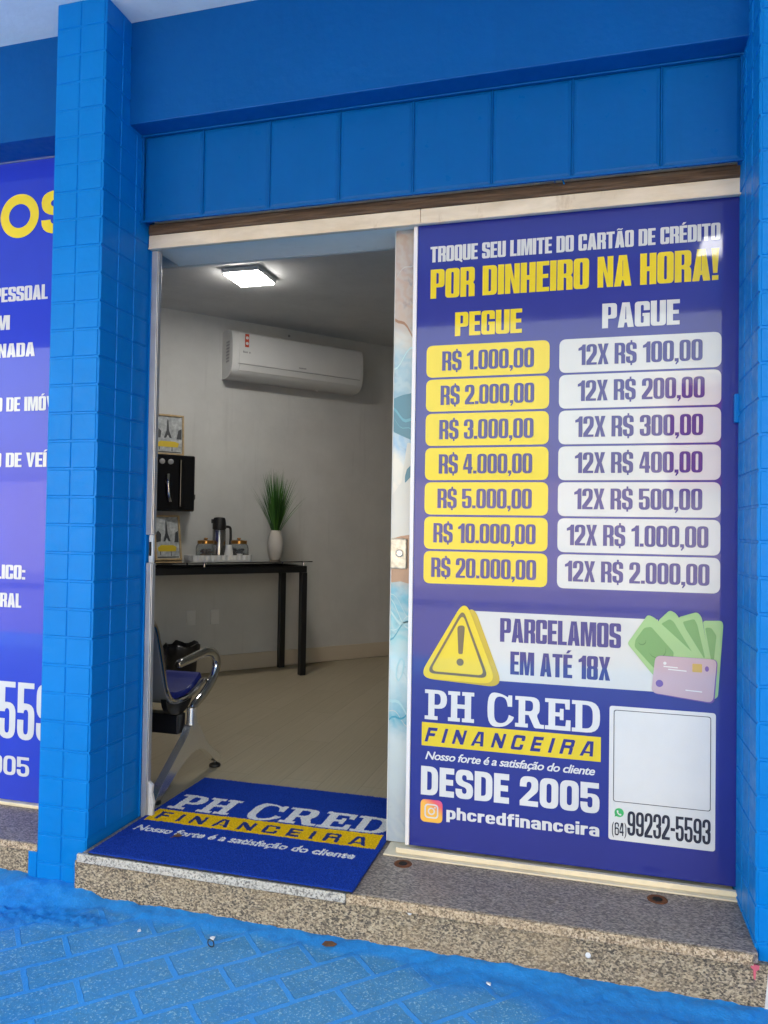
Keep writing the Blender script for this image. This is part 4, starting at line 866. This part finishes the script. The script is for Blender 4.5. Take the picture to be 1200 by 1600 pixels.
# ---- tray and what stands on it
ty=wthing('tray','white ribbed serving tray on the console table below the jars','tray',.065,.27,TZ)
m=MB()
pts=rnd([(-.24,-.10,.06),(.24,-.10,.06),(.24,.10,.06),(-.24,.10,.06)],10); inn=rnd([(-.228,-.088,.05),(.228,-.088,.05),(.228,.088,.05),(-.228,.088,.05)],10)
m.prism(pts,0,.008,'z'); m.build('tray_base','white_plastic',ty)
m=MB(); n_=len(pts)
def scal(ps,i,k): 
    x,y=ps[i]; return (x*(1+k),y*(1+2*k))
P2=[];
# scalloped rim
per=[]
for i in range(len(pts)):
    a_=Vector((*pts[i],0)); b_=Vector((*pts[(i+1)%len(pts)],0)); d=(b_-a_).length; c_=max(1,int(d/.006))
    for q in range(c_): per.append(a_.lerp(b_,q/c_))
N_=len(per); vo=[];L_=0
for i,p in enumerate(per):
    q=per[(i+1)%N_]; tn=(q-p); 
    if tn.length>1e-6: nn=Vector((tn.y,-tn.x,0)).normalized()
    w_=.003*math.sin(L_*2*math.pi/.040); L_+=tn.length; vo.append((p+nn*w_,p-nn*.008))
vs=[];fs=[]
for o_,i_ in vo: vs+=[(o_.x,o_.y,.0085),(o_.x,o_.y,.044),(i_.x,i_.y,.044),(i_.x,i_.y,.0085)]
for i in range(N_):
    j=(i+1)%N_
    for k in range(4): fs.append((4*i+k,4*j+k,4*j+(k+1)%4,4*i+(k+1)%4))
m.add(vs,fs); m.build('rim','white_plastic',ty)
def jar(s,fill,mt,label):
    j=wthing('glass_jar',label,'jar',s,.27,TZ+.0086,'glass jars with brass lids')
    m=MB(); m.lathe([(.058,0),(.068,.006),(.072,.03),(.072,.085),(.066,.108),(.056,.118),(.053,.118),(.062,.106),(.068,.085),(.068,.03),(.06,.008),(.02,.006)],seg=96,flute=.014); m.build('jar_body','jar_glass',j,smooth=True)
    m=MB(); m.lathe([(.060,0),(.060,.022),(.055,.025),(.012,.027),(.010,.031),(.016,.036),(.016,.040),(.010,.044)],seg=32); l_=m.build('lid','brass',j,smooth=True); l_.location=(0,0,.1185)
    m=MB(); rr_=random.Random(s)
    for k in range(fill):
        an=rr_.uniform(0,6.28); ra=rr_.uniform(0,.042); z=.018+.06*k/fill; m2=[(.001,-.007),(.012,-.005),(.016,0),(.012,.005),(.001,.007)]
        m.lathe([(r_,z+h_) for r_,h_ in m2],ra*math.cos(an),ra*math.sin(an),8)
    m.build('contents',mt,j)
jar(-.035,46,'cookie','round glass jar with a brass lid and brown biscuits at the left of the tray')
jar(.225,46,'coffee_beans','round glass jar with a brass lid and dark contents at the right of the tray')
th=wthing('thermos_flask','tall steel thermos flask with a black top and side handle between two jars','thermos flask',.080,.235,TZ+.0086)
m=MB(); m.lathe([(.050,0),(.053,.004),(.053,.022),(.049,.028)],seg=32); m.build('base_ring','black_plastic',th,smooth=True)
m=MB(); m.lathe([(.0485,.0285),(.0485,.215),(.044,.225)],seg=32); m.build('body','steel',th,smooth=True)
m=MB(); m.lathe([(.050,.2255),(.050,.26),(.046,.295),(.040,.312),(.020,.316)],seg=32); m.box(-.058,-.014,.270,-.035,.014,.300); m.build('lid','black_plastic',th,smooth=True)
m=MB(); m.tube(smoothpath([(.048,0,.245),(.078,0,.243),(.090,0,.22),(.090,0,.12),(.082,0,.085),(.050,0,.08)],4),.010,8); m.build('handle','black_plastic',th,smooth=True)
cu=wthing('cup_stack','stack of white plastic cups standing in front of the thermos flask','cup stack',.118,.335,TZ+.0086)
m=MB(); m.lathe([(.036,0),(.034,.012),(.035,.012),(.033,.024),(.034,.024),(.032,.036),(.033,.036),(.022,.112),(.005,.112)],seg=24); m.build('cups','white_plastic',cu,smooth=True)
cu=wthing('cup','single small white cup in front of the right glass jar','cup',.205,.335,TZ+.0086)
m=MB(); m.lathe([(.016,0),(.022,.045),(.020,.045),(.014,.004)],seg=24); m.build('cup_body','white_plastic',cu,smooth=True)
# ---- framed prints
def frame(label,s,off,z,w_,h_,rot,tilt):
    f=wthing('picture_frame',label,'picture frame',s,off,z,'framed tower prints'); f.rotation_euler=(tilt,0,ANG+rot)
    k=.014; m=MB(); m.box(-w_/2,-.010,0,-w_/2+k,.010,h_); m.box(w_/2-k,-.010,0,w_/2,.010,h_); m.box(-w_/2+k,-.010,0,w_/2-k,.010,k); m.box(-w_/2+k,-.010,h_-k,w_/2-k,.010,h_); m.build('frame','frame_wood',f,bevel=.002)
    m=MB(); m.box(-w_/2+k,.0,k,w_/2-k,.004,h_-k); pr_=m.build('print','print_grey',f)
    def fl(c,y,mt,nm): flat_y(tris([[x] for x in c]),y,mt,pr_,nm)
    cx=-.004
    fl([[(cx-.030,h_*.42),(cx-.010,h_*.60),(cx-.005,h_*.84),(cx,h_*.90),(cx+.005,h_*.84),(cx+.010,h_*.60),(cx+.030,h_*.42),(cx+.014,h_*.42),(cx,h_*.50),(cx-.014,h_*.42)]],-.001,'print_ink','printed_tower')
    fl([[(-w_*.36,h_*.20),(w_*.30,h_*.20),(w_*.34,h_*.30),(w_*.20,h_*.34),(-w_*.25,h_*.34),(-w_*.38,h_*.28)]],-.001,'print_yellow','printed_canopy')
    for q_ in ([(-w_*.3,h_*.12),(-w_*.27,h_*.12),(-w_*.27,h_*.20),(-w_*.3,h_*.20)],[(w_*.1,h_*.10),(w_*.13,h_*.10),(w_*.13,h_*.20),(w_*.1,h_*.20)],[(-w_*.4,h_*.06),(w_*.4,h_*.06),(w_*.4,h_*.085),(-w_*.4,h_*.085)],[(-w_*.42,h_*.40),(-w_*.25,h_*.42),(-w_*.22,h_*.58),(-w_*.33,h_*.66),(-w_*.42,h_*.60)],[(w_*.26,h_*.40),(w_*.42,h_*.40),(w_*.42,h_*.66),(w_*.32,h_*.62)]): fl([q_],-.001,'print_ink','printed_street')
frame('framed tower print with a yellow patch standing on top of the black water dispenser',-.270,.085,1.6855,.235,.305,0,R(-4))
frame('framed tower print with a yellow patch leaning on the console table beside the jars',-.275,.16,TZ+.001,.215,.335,R(12),R(-9))
# ---- water dispenser
d=wthing('water_dispenser','glossy black water dispenser with two round dials fixed above the console table','water dispenser',-.295,0,1.268)
m=MB(); m.box(-.205,-.165,0,.205,-.001,.415); m.build('body','black_gloss',d,bevel=.012,seg=4)
m=MB(); m.box(.085,-.182,.03,.120,-.166,.385); m.build('side_ridge','black_gloss',d,bevel=.008,seg=3)
for x in (.018,-.045):
    m=MB(); m.lathe([(.020,0),(.020,.008),(.017,.010)],seg=20); q=m.build('dial','grey_plastic',d,smooth=True); q.rotation_euler=(R(90),0,0); q.location=(x,-.166,.362)
m=MB(); m.tube(smoothpath([(.0,-.18,.27),(-.004,-.19,.2),(.004,-.188,.12),(.018,-.18,.07)],5),.012,10); m.build('spout_trim','chrome',d,smooth=True)
m=MB(); m.box(.206,-.12,.095,.226,-.085,.13); m.prism([(.206,.095),(.226,.095),(.206,.070)],-.118,-.087,'y'); m.build('side_tap','black_plastic',d,bevel=.003)
# ---- socket plates
for s_,lb,k in ((-.045,'white wall socket plate left of the other one, under the console table',0),(.145,'white wall switch plate right of the other one, under the console table',1)):
    o=wthing('wall_plate',lb,'wall socket',s_,0,.40,'white wall plates under the table')
    m=MB(); m.box(-.036,-.010,0,.036,-.0005,.116); m.build('plate','white_plastic',o,bevel=.004,seg=3)
    m=MB(); m.box(-.022,-.013,.030,.022,-.0105,.086) if k else m.lathe([(.019,0),(.019,.003),(.016,.003),(.016,.001)],seg=20); q=m.build('insert','white_plastic',o,bevel=.001)
    if not k: q.rotation_euler=(R(90),0,0); q.location=(0,-.010,.058)
# ---- waste bin
b=wthing('waste_bin','black waste bin lined with a crumpled black bag behind the bench','waste bin',-.175,.20,.028)
m=MB(); m.lathe([(.095,0),(.100,.006),(.118,.245),(.122,.25),(.122,.258),(.112,.258),(.095,.01)],seg=28); m.build('bucket','black_plastic',b,smooth=True)
m=MB(); prof=[(.124,.20),(.130,.235),(.127,.262),(.112,.268),(.104,.25),(.06,.20)]
sg=48; vs=[];fs=[]
for i,(r_,z) in enumerate(prof):
    for k in range(sg):
        q=2*math.pi*k/sg; n_=.7*noise.noise((math.cos(q)*3,math.sin(q)*3,i*.7)); vs.append(((r_+.012*n_)*math.cos(q),(r_+.012*n_)*math.sin(q),z+.03*n_*(i<5)+(.012*math.sin(q*5) if i in(1,2,3) else 0)))
for i in range(len(prof)-1):
    for k in range(sg): fs.append((i*sg+k,i*sg+(k+1)%sg,(i+1)*sg+(k+1)%sg,(i+1)*sg+k))
m.add(vs,fs); m.build('bin_liner','bin_bag',b,smooth=True)
# ---- waiting bench, seen end on through the doorway
X=-.035
bn=thing('waiting_bench','chrome waiting room bench with blue padded seats and a curved chrome armrest','bench',(-.035,.385,.028))
zf=.028
m=MB(); m.box(-1.75,.352,.250,X-.012,.418,.335); m.build('beam','black_metal',bn,bevel=.006)
def shell(x0,x1,lab=None):
    # metal shell: back and seat in one bent sheet with a chrome edge
    c=smoothpath([(.122,.785),(.146,.765),(.172,.735),(.195,.673),(.215,.61),(.237,.539),(.258,.475),(.290,.425),(.335,.402),(.42,.396),(.485,.406),(.545,.428),(.585,.448),(.605,.440)],4)
    c=[(p[0],p[1]) for p in [Vector((q[0],q[1],0)) if len(q)==2 else q for q in c]]
    def off(d_):
        out=[]
        for i,p in enumerate(c):
            a_=c[max(i-1,0)];b_=c[min(i+1,len(c)-1)]; t_=Vector((b_[0]-a_[0],b_[1]-a_[1])).normalized(); out.append((p[0]-t_.y*d_,p[1]+t_.x*d_))
        return out
    pr_=off(.0)+off(-.014)[::-1]
    m=MB(); m.prism(pr_,x0,x1,'x'); return m,c,off
def seat(x0,x1):
    m,c,off=shell(x0+.004,x1-.004); m.build('seat_shell','seat_back_grey',bn,smooth=True)
    for xx in (x0,x1): e=MB(); e.tube([(xx,p[0],p[1]) for p in c],.0085,8); e.build('shell_edge','chrome',bn,smooth=True)
    P=off(.006); Q=off(.034); i0=next(i for i,p in enumerate(c) if p[0]>.335)
    pr_=P[i0:-3]+Q[i0+1:-4][::-1]; m=MB(); m.prism(pr_,x0+.018,x1-.018,'x'); m.build('seat_pad','blue_vinyl',bn,bevel=.008,seg=3)
    i1=next(i for i,p in enumerate(c) if p[0]>.262); pr_=P[3:i1]+Q[4:i1-1][::-1]; m=MB(); m.prism(pr_,x0+.018,x1-.018,'x'); m.build('back_pad','blue_vinyl',bn,bevel=.008,seg=3)
for k in range(3): seat(X-.545-.56*k,X-.015-.56*k)
# black bracket under the seat end
m=MB(); m.prism(rnd([(.262,.425,.01),(.300,.392,.02),(.345,.388,.02),(.47,.405,.01),(.49,.395,.01),(.455,.352,.02),(.41,.335,.01),(.36,.335,.02),(.300,.352,.03),(.272,.385,.02)]),X-.045,X-.020,'x'); m.build('seat_bracket','black_metal',bn,bevel=.003)
# armrest: flattened chrome casting
arm=smoothpath([(.315,.568),(.370,.572),(.45,.578),(.54,.584),(.602,.574),(.640,.546),(.652,.505),(.630,.462),(.587,.424),(.521,.388),(.455,.364),(.430,.346)],5)
n_=len(arm)
rad=[.019+.004*math.sin(math.pi*i/(n_-1)) if i>1 else .016 for i in range(n_)]
m=MB(); m.tube([(X+.012,p[0],p[1]) for p in arm],rad,14,sq=.85); m.build('armrest','chrome',bn,smooth=True)
m=MB(); m.tube([(X+.012,.300,.5665),(X+.012,.316,.568)],[.013,.019],14); m.build('armrest_cap','chrome',bn,smooth=True)
m=MB(); m.tube([(X+.012,.430,.356),(X+.012,.430,.30),(X+.012,.430,.262)],[.026,.028,.030],14,sq=.8); m.box(X-.016,.398,.262,X-.0,.450,.272); m.build('post','satin_chrome',bn,smooth=True)
# forked leg
leg=rnd([(.395,.285,.01),(.462,.280,.01),(.492,.240,.04),(.540,.178,.05),(.600,.128,.05),(.660,.096,.02),(.680,.070,.012),(.672,.050,.01),(.636,.056,.02),(.590,.093,.05),(.528,.145,.05),(.462,.166,.05),(.402,.162,.05),(.334,.135,.05),(.258,.098,.05),(.200,.062,.03),(.160,.034,.01),(.130,.030,.01),(.118,.044,.01),(.152,.088,.03),(.227,.143,.04),(.300,.196,.04),(.367,.245,.04)],4)
m=MB(); m.prism(leg,X-.006,X+.030,'x'); m.build('leg','satin_chrome',bn,bevel=.012,seg=4,smooth=True)
for y_ in (.655,.142):
    m=MB(); m.lathe([(.006,.018),(.006,.075 if y_>.5 else .04)],X+.012,y_,12); f_=m.build('foot_stem','chrome',bn,smooth=True)
    for v_ in f_.data.vertices: v_.co.z+=.028-.018
    m=MB(); m.lathe([(.026,.0285),(.027,.034),(.024,.040),(.010,.046),(.008,.050)],X+.012,y_,24); m.build('foot_pad','black_plastic',bn,smooth=True)
leg2=[(p[0],p[1]) for p in leg]; m=MB(); m.prism(leg2,X-1.62,X-1.584,'x'); m.build('leg','chrome',bn,bevel=.010)
settle(bn)
# ================================================================== ACROSS THE STREET (seen only mirrored in the poster glass)
def led(x,y,w_,d_,lb):
    o=thing('porch_lamp',lb,'porch lamp',(x,y,ZTOP-.0005),0,'porch ceiling lamps'); m=MB(); m.box(-w_/2,-d_/2,-.03,w_/2,d_/2,-.0005); m.build('housing','white_plastic',o,bevel=.003)
    m=MB(); m.box(-w_/2+.006,-d_/2+.006,-.036,w_/2-.006,d_/2-.006,-.0305); m.build('diffuser','porch_glow',o)
led(2.55,-2.63,.40,.34,'square glowing lamp on the white porch ceiling mirrored in the poster glass')
H2=thing('opposite_building','pale low building across the street mirrored faintly in the poster glass','building',(0,-15,-.3))
m=MB(); m.box(-26,-22,-.3,3.2,-15,2.3); m.box(3.2,-22,-.3,6.7,-15.3,2.3); m.build('walls','far_wall',H2)
m=MB(); m.box(6.8,-20,-.3,26,-15,3.0); m.build('walls','far_wall',H2)
m=MB(); m.box(2.9,-21,-.3,4.9,-14.96,4.7); m.build('walls','far_wall',H2)
m=MB(); m.box(3.3,-14.955,2.1,4.5,-14.90,4.4); m.build('red_panel','far_red',H2)
for x in (-22,8.5,12.5):
    m=MB(); m.box(x,-15.04,.4,x+2.2,-14.95,1.7); m.build('window','far_dark',H2)
settle(H2)
m=MB(); m.box(-60,-14.5,-.299,60,-11.2,-.14); struct(m.build('far_pavement','concrete'))
